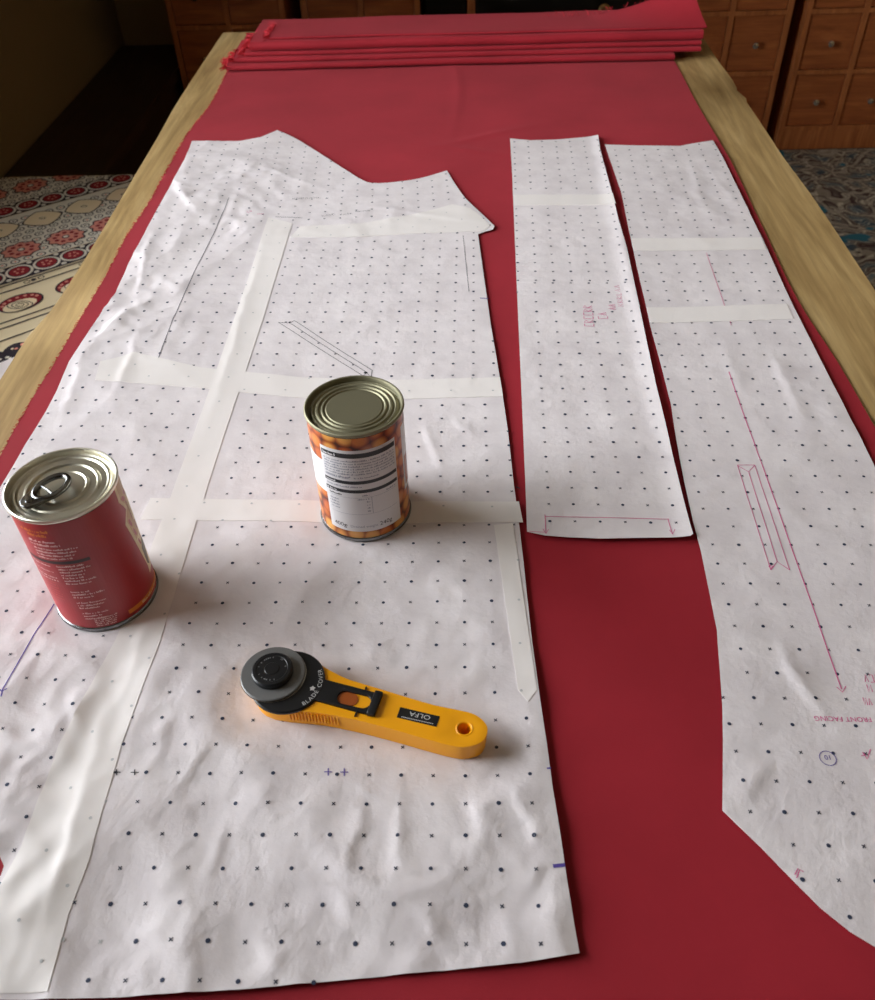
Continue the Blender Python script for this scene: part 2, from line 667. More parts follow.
# ------------------------------------------------------------------ table
left_e = [(-.4883, 1.9463), (-.4879, 1.5676), (-.4819, 1.3804), (-.4785, 1.2141), (-.4745, 1.0579), (-.474, .8934), (-.4818, .8177), (-.4814, .7389), (-.480, .45), (-.482, .06)]
right_e = [(.458, .06), (.460, .5), (.4596, .8908), (.4602, 1.1177), (.4565, 1.2567), (.4566, 1.37), (.4568, 1.445), (.4566, 1.4833), (.4600, 1.502), (.4535, 1.540), (.4555, 1.552), (.4580, 1.5909), (.4549, 1.6865), (.455, 1.80), (.452, 1.9463)]
left_e = [(x * 1.01, y * 1.01) for x, y in left_e]
right_e = [(x * 1.01, y * 1.01) for x, y in right_e]
outl = [p for p in smooth_line(left_e, 4)] + smooth_line(right_e[:6], 4) + right_e[6:11] + smooth_line(right_e[11:], 3)
table = empty('work_table', (0, 1.0, 0))
tag(table, 'long pale wooden work table with worn edges under the red cloth', 'table')
bm = bmesh.new()
prism(bm, [(x, y - 1.0) for x, y in outl], TOP - .036, TOP, 0, .002)
obj('tabletop', bm, M['table'], table, 40)
for lx in (-.41, .38):
    for ly in (-.86, .86):
        bm = bmesh.new()
        r = bmesh.ops.create_cube(bm, size=1.0)
        for v in r['verts']:
            k = .07 if v.co.z > 0 else .05
            v.co = Vector((lx + v.co.x * k, ly + v.co.y * k, .357 + v.co.z * .714))
        bmesh.ops.bevel(bm, geom=bm.edges[:], offset=.004, segments=2, affect='EDGES')
        obj('leg', bm, M['table'], table)
bm = bmesh.new()
box(bm, (-.39, -.84, .63), (-.365, .84, .714)); box(bm, (.34, -.84, .63), (.365, .84, .714))
box(bm, (-.365, -.86, .63), (.34, -.835, .714)); box(bm, (-.365, .835, .63), (.34, .86, .714))
obj('apron', bm, M['table'], table)

# ------------------------------------------------------------------ red cloth
fab_left_px = [(229, 70), (212.6, 103), (192, 130), (184.5, 140), (150, 203), (126, 239), (108, 275), (81, 320), (57, 362), (36, 395), (12, 437), (0, 459)]
fab_left = [at(x, y) for x, y in fab_left_px]
fab_left = [(-.426, 1.78)] + fab_left
xe = fab_left[-1][0]
fab_left += [(xe - .003, .50), (xe + .002, .40), (xe - .002, .30), (xe, .20), (xe + .001, .10), (xe, .075)]
fab_right_px = [(674, 63), (697, 107), (714, 140), (731, 171), (760, 232), (792, 300), (833, 365), (875, 441)]
fab_right = [(p[0] + (.0015 if p[1] > 1.45 else .0050), p[1]) for p in (at(x, y) for x, y in fab_right_px)]
xr = sum(p[0] for p in fab_right) / len(fab_right)
fab_right = [(.375, 1.78)] + fab_right + [(fab_right[-1][0] + .002, .45), (fab_right[-1][0], .3), (fab_right[-1][0] + .003, .15), (fab_right[-1][0], .075)]


def fab_z(x, y):
    z = TOP + .0020
    z += .0005 * noise.noise(Vector((x * 7, y * 5, 1.0))) + .0003 * noise.noise(Vector((x * 17, y * 12, 4.0)))
    # creases across the cloth near the far end and a lengthwise fold crease
    d = (x - (-.02 + .012 * math.sin(y * 9))) / .006
    z += .0009 * math.exp(-d * d) * max(0, min(1, (y - 1.25) * 3))
    q = ((y - 1.37) - (x - .02) * .5) / .008
    z += .0012 * math.exp(-q * q) * math.exp(-((x - .03) / .07) ** 2)
    q = ((y - 1.33) + (x + .01) * .4) / .007
    z += .001 * math.exp(-q * q) * math.exp(-((x - .01) / .05) ** 2)
    # the left rim lies in shallow waves, the folded right rim is rounded
    e = x - (-.43)
    z += .0012 * max(0, 1 - abs(e) / .03) * (noise.noise(Vector((3, y * 14, 2))) + .4)
    # thick folded edge on the far side from the window
    z += .0022 * math.exp(-((x - .388) / .006) ** 2) * max(0, min(1, (1.5 - y) * 4))
    return max(z, TOP + .0012)


frayed = [(x + (.0016 * noise.noise(Vector((y * 120, 0, 7))) + .0012 * noise.noise(Vector((y * 420, 0, 3)))), y) for x, y in dense(smooth_line(fab_left, 4), .004, False)]
cloth = Sheet(frayed + smooth_line(fab_right[::-1], 4), .008, fab_z, .0016)
red = cloth.done('red_fabric', [M['red']])
tag(red, 'red cotton fabric spread along the table under the white pattern pieces', 'fabric')
# loose threads of the raw left edge
bm = bmesh.new()
for i in range(900):
    k = rnd.randrange(len(frayed) - 40)
    x, y = frayed[k]
    z = fab_z(x, y)
    L = rnd.uniform(.001, .0042)
    a = rnd.uniform(-.9, .9)
    p0 = Vector((x + .0008, y, z + .0002))
    p2 = p0 + Vector((-L * math.cos(a), L * math.sin(a), 0))
    p2.z = max(TOP + .0006, z - rnd.uniform(0, .0012))
    p1 = (p0 + p2) / 2 + Vector((0, 0, .0006))
    tube(bm, [p0, p1, p2], .00028, 3)
tag(obj('frayed_edge', bm, M['red_fray'], red), kind='stuff')

# folded end of the cloth at the far end of the table: flat folds one on another
def fold(bm, xl, xr_, yf, z0, t, depth, seed, flare=0.0, nx=90):
    """a flattened loop of cloth: rounded front at yf, thickness t, carried along x"""
    prof = []
    r = t / 2
    for k in range(9):
        a = -PI / 2 - PI * k / 8
        prof.append((yf + r + r * math.cos(a), z0 + r + r * math.sin(a)))
    prof = [(yf + depth, z0 + .0004), (yf + depth * .5, z0 + .0002)] + prof
    m = 8
    for k in range(1, m + 1):
        prof.append((yf + r + (depth - r) * k / m, z0 + t))
    rows = []
    for i in range(nx + 1):
        u = i / nx
        row = []
        for j, (y, z) in enumerate(prof):
            back = max(0.0, (y - yf) / depth)
            x = xl + (xr_ - xl) * u
            dy = .0035 * noise.noise(Vector((x * 3.5, seed, 0))) + .0016 * noise.noise(Vector((x * 11, seed, 2)))
            dz = .0011 * noise.noise(Vector((x * 5, seed + 3, y * 9))) * (1 if z > z0 + t * .4 else .3)
            fl = max(0.0, (u - .74) / .26)
            dz += flare * fl ** 1.6 * back ** 1.2 * (1 if j > 6 else 0)
            dx = -.02 * flare / .05 * fl * back if flare else 0
            if u < .02:
                dx += .003 * noise.noise(Vector((y * 60, seed, z * 60)))
            row.append(bm.verts.new((x + dx, y + dy, max(TOP + .0034, z + dz))))
        rows.append(row)
    for a, b in zip(rows, rows[1:]):
        for k in range(len(prof) - 1):
            bm.faces.new((a[k], b[k], b[k + 1], a[k + 1]))
        bm.faces.new((a[0], a[-1], b[-1], b[0]))
    bm.faces.new(rows[0])
    bm.faces.new(rows[-1][::-1])


stack = empty('folded_end', (0, 0, 0))
stack.parent = red
Z0 = TOP + .0042
folds = [(-.434, .380, 1.707, Z0, .0085, .16, 1.3, 0), (-.422, .428, 1.720, Z0 + .0088, .0075, .16, 2.7, 0),
         (-.402, .429, 1.729, Z0 + .0166, .0075, .16, 4.1, 0), (-.390, .431, 1.731, Z0 + .0245, .0150, .15, 5.9, 0),
         (-.356, .438, 1.745, Z0 + .0400, .0040, .09, 8.2, .05)]
for f_ in folds:
    bm = bmesh.new()
    fold(bm, *f_)
    obj('fabric_fold', bm, M['red'], stack, 50)
bm = bmesh.new()
for (xl, xr_, yf, z0, t, depth, seed, flare) in folds:
    for i in range(90):
        y = yf + rnd.uniform(0.0, depth if z0 > Z0 + .035 else .06)
        z = z0 + rnd.uniform(.2, 1) * t
        p0 = Vector((xl + .001, y, z))
        L = rnd.uniform(.004, .018)
        a = rnd.uniform(-1.0, 1.0)
        p2 = p0 + Vector((-L * math.cos(a), L * math.sin(a), rnd.uniform(-.004, .005)))
        p2.z = max(p2.z, TOP + .004)
        tube(bm, [p0, (p0 + p2) / 2 + Vector((0, 0, .001)), p2], .0006, 3)
for i in range(26):                                # a few threads along the raised far corner
    x = rnd.uniform(.15, .40)
    fl = max(0.0, ((x + .384) / .816 - .74) / .26)
    p0 = Vector((x - .02 * fl, 1.829, Z0 + .044 + .05 * fl ** 1.6))
    p2 = p0 + Vector((rnd.uniform(-.008, .004), rnd.uniform(.001, .006), rnd.uniform(.002, .009)))
    tube(bm, [p0, (p0 + p2) / 2 + Vector((.001, 0, .001)), p2], .0004, 3)
tag(obj('frayed_end', bm, M['red_fray'], stack), kind='stuff')

# ------------------------------------------------------------------ things standing on the paper: where it must lie flat
CAN1 = (-.0866, .5427)            # beans
CAN2 = (-.2829, .4500)            # red tin
CUT0 = Vector((-.1345, .352)); CUTA = math.radians(-14.35)
CUT1 = CUT0 + Vector((math.cos(CUTA), math.sin(CUTA))) * .14


def calm(x, y):
    k = 1.0
    for cx, cy in (CAN1, CAN2):
        d = math.hypot(x - cx, y - cy)
        k = min(k, max(0, min(1, (d - .037) / .02)))
    ab = CUT1 - CUT0
    p = Vector((x, y)) - CUT0
    t = max(0, min(1, p.dot(ab) / ab.length_squared))
    d = (p - ab * t).length
    k = min(k, max(0, min(1, (d - .026) / .02)))
    return k




# ------------------------------------------------------------------ pattern piece 1 (wide)
top_px = [(192, 141), (215, 141), (240, 140.5), (260, 137), (277, 129)]
neck_px = [(277, 129), (300, 140), (325, 156), (345, 169), (360, 178), (372, 182.5), (395, 181.5), (420, 177.5), (447, 169.5)]
arm_px = [(447, 169.5), (455, 183), (464, 196), (473, 205), (483, 214), (494.5, 225), (490, 231)]
side_px = [(478, 233), (481, 255), (486, 290), (491, 325), (497, 360), (502, 390), (508, 430), (513.5, 480), (520, 530), (525.5, 580), (532, 640), (540, 700), (547, 745), (553, 790), (561, 840), (570, 900), (579.5, 953)]
hem_px = [(579.5, 953), (560, 957), (520, 963), (480, 967), (400, 974), (320, 982), (240, 990), (180, 994), (120, 997.5), (60, 999.5), (0, 1000), (-60, 1002)]
lft_px = [(-70, 900), (-30, 885), (1, 876), (4, 866), (-2, 852), (-40, 800), (-75, 740), (-80, 680), (-60, 590), (-20, 518), (0, 487), (33, 432), (46, 410), (57, 389), (69, 362), (87, 335), (103, 312), (115.5, 293), (126, 268), (138, 245), (150, 222), (162, 200), (174, 178), (185, 158)]
P1 = []
for part in (top_px[:-1], smooth_line(neck_px, 3)[:-1], smooth_line(arm_px[:-1], 3), [(493, 228.5), (484, 231)], side_px[:-1], hem_px, lft_px):
    P1 += [at(x, y, PB) for x, y in part]


def seg_d(x, y, a, b):
    ax, ay = a; bx, by = b
    dx, dy = bx - ax, by - ay
    t = max(0, min(1, ((x - ax) * dx + (y - ay) * dy) / (dx * dx + dy * dy)))
    return math.hypot(x - ax - t * dx, y - ay - t * dy)


def pxseg(a, b):
    return (at(a[0], a[1], PB), at(b[0], b[1], PB))


creases1 = [(pxseg(*s), h, w) for s, h, w in [
    (((265, 240), (205, 425)), .0014, .006), (((95, 760), (40, 930)), .0030, .008), (((170, 560), (95, 760)), .0014, .008),
    (((345, 880), (365, 795)), .0030, .006), (((330, 890), (350, 925)), .0022, .005), (((510, 780), (540, 850)), .0030, .007),
    (((470, 790), (485, 850)), .0022, .006), (((520, 890), (550, 860)), .0022, .006), (((400, 800), (395, 880)), .0022, .005),
    (((355, 785), (395, 805)), .0018, .004), (((280, 883), (545, 866)), .0012, .003), (((420, 420), (445, 470)), .0018, .006),
    (((450, 415), (475, 440)), .0014, .005), (((180, 790), (215, 740)), .0024, .006), (((210, 880), (225, 820)), .0024, .006),
    (((120, 930), (190, 960)), .0024, .008), (((150, 230), (135, 300)), .0032, .010), (((130, 310), (95, 340)), .0040, .012),
    (((165, 170), (205, 220)), .0026, .010), (((140, 330), (110, 400)), .0024, .009), (((85, 350), (60, 420)), .0020, .008),
    (((360, 205), (480, 222)), .0016, .006), (((240, 160), (330, 190)), .0014, .010), (((70, 690), (85, 745)), .0020, .004),
    (((420, 905), (440, 940)), .0018, .006), (((250, 930), (280, 970)), .0018, .006), (((150, 770), (175, 720)), .0020, .007)]]


def fold_lines(x, y, lines, gain):
    """raised folds: steep on one side, easing off on the other, with a wandering line"""
    z = 0.0
    wob = .0035 * noise.noise(Vector((x * 60, y * 60, 17))) + .0045 * noise.noise(Vector((x * 25, y * 25, 23)))
    for (a, b), h, w in lines:
        d = seg_d(x, y, a, b)
        if d > 5 * w:
            continue
        side = (b[0] - a[0]) * (y - a[1]) - (b[1] - a[1]) * (x - a[0])
        L_ = math.hypot(b[0] - a[0], b[1] - a[1])
        t = max(0, min(1, ((x - a[0]) * (b[0] - a[0]) + (y - a[1]) * (b[1] - a[1])) / L_ ** 2))
        taper = max(.15, math.sin(PI * min(.98, max(.02, t))) ** .7)
        sd = (d if side > 0 else -d) + wob
        q = sd / (w * 1.5) if sd > 0 else -sd / (w * .32)
        z += gain * h * taper * math.exp(-q)
    return z


def z1(x, y):
    k = calm(x, y)
    near = max(0.0, min(1.0, (.55 - y) / .28))
    lft = max(0.0, min(1.0, (-.22 - x) / .12)) * max(0, min(1, (y - .6) / .25))
    amp = .0013 + .0058 * near + .0036 * lft
    z = amp * crumple(x, y, 2.0) + .0012 * (noise.noise(Vector((x * 4, y * 4, 9))) + .5)
    z += fold_lines(x, y, creases1, .62)
    return PB - .0022 + max(.0002, z * k)


paper = Sheet(P1, .0034, z1, .0003)
M1 = [M['paper'], M['ink'], M['ink_cross'], M['ink_faded'], M['pink'], M['purple'], M['pencil'], M['black_ink']]

# tape strips (in the photograph's places), each its own part
tapes1 = [
    [(100, 361), (135, 352), (200, 366), (300, 375), (400, 378), (500, 376), (503, 395), (400, 397), (300, 396), (190, 386), (95, 380)],
    [(385, 499), (519, 500), (523, 521), (410, 521), (330, 520), (240, 519), (140, 519), (150, 497), (250, 498)],
    [(494, 524), (513, 522), (537, 690), (528, 702), (518, 690)],
    [(268, 216), (292, 222), (262, 320), (225, 430), (196, 520), (160, 640), (122, 745), (90, 860), (68, 915), (48, 992), (-40, 994), (-14, 910), (22, 845), (60, 745), (114, 640), (165, 510), (205, 400), (240, 300)],
    [(300, 225), (360, 222), (420, 212), (452, 203), (470, 207), (481, 215), (490, 224.5), (484, 229), (477, 230), (420, 232), (350, 236), (290, 236)],
    [(0, 932), (60, 925), (118, 935), (75, 985), (30, 997), (0, 998), (-40, 998), (-40, 945)],
]
tape_poly = [[at(x, y, PB + .001) for x, y in t] for t in tapes1]


def in_tape(x, y):
    return any(inside_poly(x, y, t) for t in tape_poly)


def grid_marks(sh, outline, org, rot, s, ir, jr, region=None, faded=None, par=0):
    c, sn = math.cos(rot), math.sin(rot)
    for i in range(*ir):
        for j in range(*jr):
            x, y = org[0] + (i * c - j * sn) * s, org[1] + (i * sn + j * c) * s
            if not inside_poly(x, y, outline) or (region and not region(x, y)):
                continue
            fd = faded and faded(x, y)
            if (i + j + par) % 2 == 0:
                sh.disc(x, y, (.00136 if y < .6 else .00155) * rnd.uniform(.9, 1.1), 3 if fd else 1, 8)
            else:
                q = .00142
                for a in (rot + PI / 4 + .1, rot - PI / 4 + .1):
                    sh.line([(x - q * math.cos(a), y - q * math.sin(a)), (x + q * math.cos(a), y + q * math.sin(a))], .0007 if y < .6 else .0009, 3 if fd else 2, .0002, .01)


S_ = .0208
seam = [(275, 216), (250, 300), (215, 400), (181, 510), (140, 640), (92, 745), (57, 860), (26, 990)]
seam_w = [at(x, y, PB) for x, y in seam]


def right_of_seam(x, y):
    for a, b in zip(seam_w, seam_w[1:]):
        if min(a[1], b[1]) <= y <= max(a[1], b[1]):
            t = (y - a[1]) / (b[1] - a[1])
            return x > a[0] + t * (b[0] - a[0])
    return x > (seam_w[0][0] if y > seam_w[0][1] else seam_w[-1][0])


ysplit = at(400, 387, PB)[1]
yshould = at(360, 222, PB)[1]
# lower right sheet; upper right sheet; left sheet; shoulder sheet
grid_marks(paper, P1, (-.1067, .2931), .0005, S_, (-14, 22), (-9, 24), lambda x, y: right_of_seam(x, y) and y < ysplit, in_tape, 1)
grid_marks(paper, P1, (-.1020, .3020), -.012, S_, (-14, 22), (-9, 60), lambda x, y: right_of_seam(x, y) and ysplit <= y < yshould, in_tape)
grid_marks(paper, P1, (-.1110, .2985), -.03, S_, (-26, 22), (-14, 60), lambda x, y: (not right_of_seam(x, y)) and y < yshould, in_tape)
grid_marks(paper, P1, (-.0950, .2900), .06, S_, (-26, 26), (-14, 70), lambda x, y: y >= yshould, in_tape)


def L(sh, pts, mi, w=.00058):
    sh.line([at(x, y, PB + .001) for x, y in pts], w, mi)


def scribble(sh, a, b, hgt, mi, n, seed, w=.0006):
    """a line of small hand lettering too faint to read"""
    r = random.Random(seed)
    A, B = Vector(at(*a, PB)), Vector(at(*b, PB))
    d = (B - A)
    Ln = d.length
    d.normalize()
    nrm = Vector((-d.y, d.x))
    for i in range(n):
        o = A + d * Ln * (i + .1) / n
        cw = Ln / n * .62
        ks = r.choice([((0, 0), (0, 1), (1, 0), (1, 1)), ((0, 1), (0, 0), (1, 0)), ((0, 0), (.5, 1), (1, 0)), ((1, 1), (0, 1), (0, 0), (1, 0)), ((0, 0), (0, 1), (1, .8), (0, .5), (1, 0))])
        sh.line([tuple(o + d * cw * u + nrm * hgt * v) for u, v in ks], w, mi, .00024)


L(paper, [(278, 320.6), (363, 374)], 7); L(paper, [(289.6, 321.5), (368, 371.5)], 7, .0006)
L(paper, [(294, 319), (372, 368.5)], 7); L(paper, [(278, 320.6), (289.6, 321.5), (294, 319)], 7)
L(paper, [(363, 374), (366, 371), (371, 375), (372, 368.5)], 7)
paper.disc(*at(289.6, 321.5, PB), .0016, 7); paper.disc(*at(365.5, 371.5, PB), .002, 7)
L(paper, [(229, 197), (215, 228), (195, 270), (172, 322), (152, 374)], 6, .0008)
L(paper, [(53, 602), (20, 660), (4, 690)], 5, .0009); L(paper, [(-2, 689), (3, 693), (8, 690)], 5, .0009); L(paper, [(4, 690), (2, 698)], 5, .0009)
L(paper, [(480, 296.5), (488, 297)], 5, .0014)
L(paper, [(553, 866.5), (565, 865)], 5, .0022)
L(paper, [(547, 768), (551, 767.5)], 5, .0012)
for (x, y) in ((328, 771), (344, 771)):
    L(paper, [(x - 4, y), (x + 4, y)], 5, .0007); L(paper, [(x, y - 4), (x, y + 4)], 5, .0007)
for (x, y) in ((117, 773), (135, 773)):
    L(paper, [(x - 4, y), (x + 4, y)], 7, .0007); L(paper, [(x, y - 3), (x, y + 3)], 7, .0007)
L(paper, [(516, 485), (520, 487)], 7, .0012)
scribble(paper, (247, 212), (253, 211), .004, 4, 2, 1); scribble(paper, (257, 214), (264, 214), .003, 4, 2, 2)
scribble(paper, (266, 240), (262, 252), .004, 5, 3, 3)
scribble(paper, (322, 216), (336, 214), .004, 6, 4, 4); scribble(paper, (340, 214.5), (353, 213.5), .004, 6, 4, 5)
L(paper, [(355, 210.5), (370, 209.5)], 6, .0008); L(paper, [(275, 215.5), (302, 216.5)], 6, .0009)
scribble(paper, (292, 199), (322, 197), .004, 6, 7, 6)
L(paper, [(463, 234), (466, 262), (469, 290)], 6, .0005)
wide = paper.done('sewing_pattern_piece', M1)
tag(wide, 'widest white dotted paper pattern piece with shoulder curve, under the cutter and both tins', 'pattern paper', 'paper pattern pieces on the red cloth')


def tape(sh, polys, parent):
    for t in polys:
        ts = Sheet(t, .0042, lambda x, y: sh.h(x, y) + .00036, .0003)
        # the print of the paper shows faintly through, and the strip has a slightly darker rim
        ts.done('tape_strip', [M['tape'], M['tape_edge']], parent)


def clip_in(poly, outline):
    return poly


# faded print above the tape is drawn again on the strips
def tape_with_print(sh, polys, parent, org, rot):
    for t in polys:
        d = dense(t, .006)
        d = [p for p in d if True]
        ts = Sheet(t, .0034, lambda x, y: sh.h(x, y) + .00034, .0003)
        c, sn = math.cos(rot), math.sin(rot)
        for i in range(-26, 26):
            for j in range(-14, 70):
                x, y = org[0] + (i * c - j * sn) * S_, org[1] + (i * sn + j * c) * S_
                if (i + j) % 2 == 0 and inside_poly(x, y, t):
                    ts.disc(x, y, .0011, 2, 8)
        ts.done('tape_strip', [M['tape'], M['tape_edge'], M['ink_faded']], parent)


tape_with_print(paper, [tape_poly[i] for i in (3, 0, 1, 2, 4)], wide, (-.1110, .2985), -.03)


# ------------------------------------------------------------------ pattern piece 2 (narrow strip)
P2px = [(510, 138), (530, 140), (555, 139), (580, 137), (598, 135.5), (600, 150), (604, 165), (612, 195), (618, 220), (627, 250), (634, 282), (641, 315), (647, 345), (655.5, 385), (664, 420), (673, 460), (683, 500), (692.5, 536), (690, 538), (660, 538.5), (600, 540), (570, 538.5), (545, 536), (527, 532), (526, 500), (523.5, 440), (521, 380), (519, 335), (517, 290), (514.5, 230), (512, 170)]
P2 = [at(x, y, PB) for x, y in P2px]


def edge_lift(x, y, lp, w):
    return 0


def z2(x, y):
    z = .0011 * crumple(x, y, 7.0) + .0013 * (noise.noise(Vector((x * 5, y * 4, 3))) + .5)
    e = min(1, abs(x - (P2[17][0] + (y - P2[17][1]) * (P2[4][0] - P2[17][0]) / (P2[4][1] - P2[17][1]))) / .02)
    z += .0022 * (1 - e) ** 2
    e = max(0, 1 - (y - P2[20][1]) / .02)
    z += .0014 * e * e
    return PB - .0012 + max(0.0, z)


strip = Sheet(P2, .0042, z2, .0003)
tp2 = [[at(x, y, PB + .001) for x, y in ((513.6, 194), (612.5, 194), (615.5, 204.5), (514.0, 204.5))]]
y_up = at(560, 282, PB)[1]
f2 = lambda x, y: inside_poly(x, y, tp2[0])
grid_marks(strip, P2, (.0688, .5249), -.0297, S_, (-2, 9), (-3, 21), lambda x, y: y < y_up, f2)
grid_marks(strip, P2, (.0688, .5249 + .006), -.034, S_, (-2, 9), (-3, 60), lambda x, y: y >= y_up, f2)
L(strip, [(545, 516), (669, 518.5)], 4); L(strip, [(545, 514), (546, 533)], 4); L(strip, [(668, 518), (672.5, 534)], 4)
L(strip, [(669.5, 529.5), (672.5, 534.5), (675, 529)], 4); L(strip, [(543, 528.5), (546, 533.5), (548.5, 529)], 4)
L(strip, [(529, 531), (545, 532)], 4, .0005)
scribble(strip, (594, 326), (592, 304), .010, 4, 6, 11, .0008); scribble(strip, (608, 318), (606, 311), .010, 4, 2, 12, .0008)
scribble(strip, (616, 309), (615, 303), .008, 4, 2, 13, .0008); scribble(strip, (624, 306), (619, 284), .006, 4, 6, 14, .0006)
st = strip.done('sewing_pattern_piece', M1)
tag(st, 'narrow white dotted paper strip lying alone in the middle of the red cloth', 'pattern paper', 'paper pattern pieces on the red cloth')
tape(strip, tp2, st)

# ------------------------------------------------------------------ pattern piece 3 (long, by the right edge)
P3px = [(605, 144), (640, 145), (680, 145.5), (692, 143), (713, 139.5), (722, 155), (736, 184), (750, 214), (767, 248), (780, 277), (794, 307), (811, 340), (831, 380), (851, 419), (875, 466), (892, 500), (930, 585), (975, 690), (1010, 790), (1060, 930), (1080, 1010), (1040, 1012), (960, 985), (910, 965), (875, 946), (850, 931), (820, 907), (790, 877), (760, 846), (740, 827), (722.5, 810), (722.8, 775), (723, 740), (722.5, 705), (720, 672), (717, 630), (708.6, 588), (701, 551), (693, 521), (684, 480), (676.4, 440), (671, 403), (661, 365), (651, 328), (644, 297), (637, 267), (629, 230), (621, 191), (612, 165)]
P3 = [at(x, y, PB) for x, y in P3px]
cr3 = [(pxseg(*s), h, w) for s, h, w in [(((778, 640), (824, 720)), .0030, .0045), (((740, 800), (770, 760)), .0020, .006), (((700, 155), (735, 205)), .0008, .009), (((770, 350), (800, 415)), .0014, .007), (((720, 340), (745, 400)), .0009, .006), (((690, 160), (705, 215)), .0007, .009)]]


def z3(x, y):
    z = .0016 * crumple(x, y, 13.0) + .0012 * (noise.noise(Vector((x * 5, y * 4, 6))) + .5)
    z += fold_lines(x, y, cr3, .8)
    return PB - .0014 + max(0.0, z)


long_ = Sheet(P3, .0042, z3, .0003)
tp3 = [[at(x, y, PB + .001) for x, y in ((631.5, 237.5), (761, 237), (766.5, 249), (634, 250))], [at(x, y, PB + .001) for x, y in ((647, 307), (787, 303), (794, 318), (651, 322))]]
f3 = lambda x, y: any(inside_poly(x, y, t) for t in tp3)
yA, yB_ = at(690, 243, PB)[1], at(710, 312, PB)[1]
grid_marks(long_, P3, (.2177, .4549), -.0147, S_, (-14, 20), (-18, 60), lambda x, y: y < yB_, f3)
grid_marks(long_, P3, (.2150, .4600), -.03, S_, (-14, 20), (-18, 60), lambda x, y: yB_ <= y < yA, f3)
grid_marks(long_, P3, (.2210, .4500), -.05, S_, (-14, 20), (-18, 70), lambda x, y: yA <= y, f3)
L(long_, [(706.5, 252), (719, 288), (731.6, 324)], 4); L(long_, [(729, 371), (760, 458), (800, 570), (825, 640), (842, 688)], 4, .0008)
L(long_, [(837, 686), (843, 691), (846.5, 685)], 4)
L(long_, [(737.5, 464.6), (771, 569.4)], 4); L(long_, [(754.8, 464.6), (789.9, 569.4)], 4); L(long_, [(748.7, 471.4), (777.3, 561)], 4)
L(long_, [(737.5, 464.6), (754.8, 464.6)], 4); L(long_, [(737.5, 465.2), (748.7, 471.4), (754.8, 465.2)], 4); L(long_, [(771, 569.4), (777.3, 561), (789.9, 569.4)], 4)
L(long_, [(769, 566), (771, 564.5), (773, 566), (771, 567.5), (769, 566)], 4)
L(long_, [(797, 877), (800, 869), (804, 871)], 4, .0006); L(long_, [(795, 874), (798.5, 867.5)], 4, .0006)
bx, by = at(828, 758, PB)
long_.line([(bx + .0052 * math.cos(a * PI / 10), by + .0052 * math.sin(a * PI / 10)) for a in range(20)], .0005, 5, .0002, .003, True)
L(long_, [(863, 751), (868, 758), (871, 748)], 4); L(long_, [(863, 751), (866, 754), (862, 754.5)], 4, .0006)


def paper_text(sh, s, px, size, ang, mi, align=0.0):
    fs, w = text_faces(s, size)
    o = at(*px, PB)
    c, sn = math.cos(ang), math.sin(ang)
    for f in fs:
        sh.poly([(o[0] + (x - w * align) * c - y * sn, o[1] + (x - w * align) * sn + y * c) for x, y in f], mi, .00022)


paper_text(long_, 'FRONT FACING', (871, 717), .0053, PI - .02, 4)
paper_text(long_, '10', (831, 755), .0048, PI, 5)
scribble(long_, (886, 683), (864, 681.5), -.0062, 4, 4, 21); scribble(long_, (886, 693), (867, 691.5), -.006, 4, 3, 22); scribble(long_, (873, 705), (864, 704.5), -.006, 4, 2, 23)
lo = long_.done('sewing_pattern_piece', M1)
tag(lo, 'long white dotted paper piece beside the bare wooden strip, with pink pocket outline', 'pattern paper', 'paper pattern pieces on the red cloth')
tape(long_, tp3, lo)


# ------------------------------------------------------------------ tins
RC, HC = .0372, .109
FACE1 = math.atan2(-CAN1[1], -CAN1[0])
FACE2 = math.atan2(-CAN2[1], -CAN2[0])


class Wrap:
    """print laid on the wall of a tin: s degrees round from the side that faces the viewer, h from 0 at the foot to 1 at the top"""

    def __init__(self, face, r, hgt):
        self.bm = bmesh.new()
        self.f, self.r, self.hgt = face, r, hgt

    def p(self, s, h, lift):
        a = self.f + math.radians(s)
        return (math.cos(a) * (self.r + lift), math.sin(a) * (self.r + lift), h * self.hgt)

    def poly(self, pts, mi, lift=.00012):
        # filled by columns so that it bends with the wall
        if len(pts) < 3:
            return
        f = self.bm.faces.new([self.bm.verts.new(self.p(s, h, lift)) for s, h in pts])
        f.material_index = mi

    def rect(self, s0, s1, h0, h1, mi, lift=.00012):
        n = max(1, int(abs(s1 - s0) / 3))
        for i in range(n):
            a, b = s0 + (s1 - s0) * i / n, s0 + (s1 - s0) * (i + 1) / n
            self.poly([(a, h0), (b, h0), (b, h1), (a, h1)], mi, lift)

    def band(self, lo, hi, mi, lift=.00012):
        """between two outlines given as (s, h) lists of one length"""
        for i in range(len(lo) - 1):
            self.poly([lo[i], lo[i + 1], hi[i + 1], hi[i]], mi, lift)

    def words(self, s0, s1, h, hh, mi, seed, lift=.00026, fill=1.0):
        """a line of print too small to read"""
        r = random.Random(seed)
        s = s0
        while s < s0 + (s1 - s0) * fill:
            w = r.uniform(.7, 1.7)
            if r.random() < .2:
                s += 1.2
            self.rect(s, min(s + w, s1), h, h + hh * r.choice((.62, .62, 1)), mi, lift)
            s += w + .45

    def text(self, t, s0, h, size, mi, lift=.0002):
        fs, w = text_faces(t, size)
        for f in fs:
            self.poly([(s0 + math.degrees(x / self.r), h + y / self.hgt) for x, y in f], mi, lift)
        return math.degrees(w / self.r)


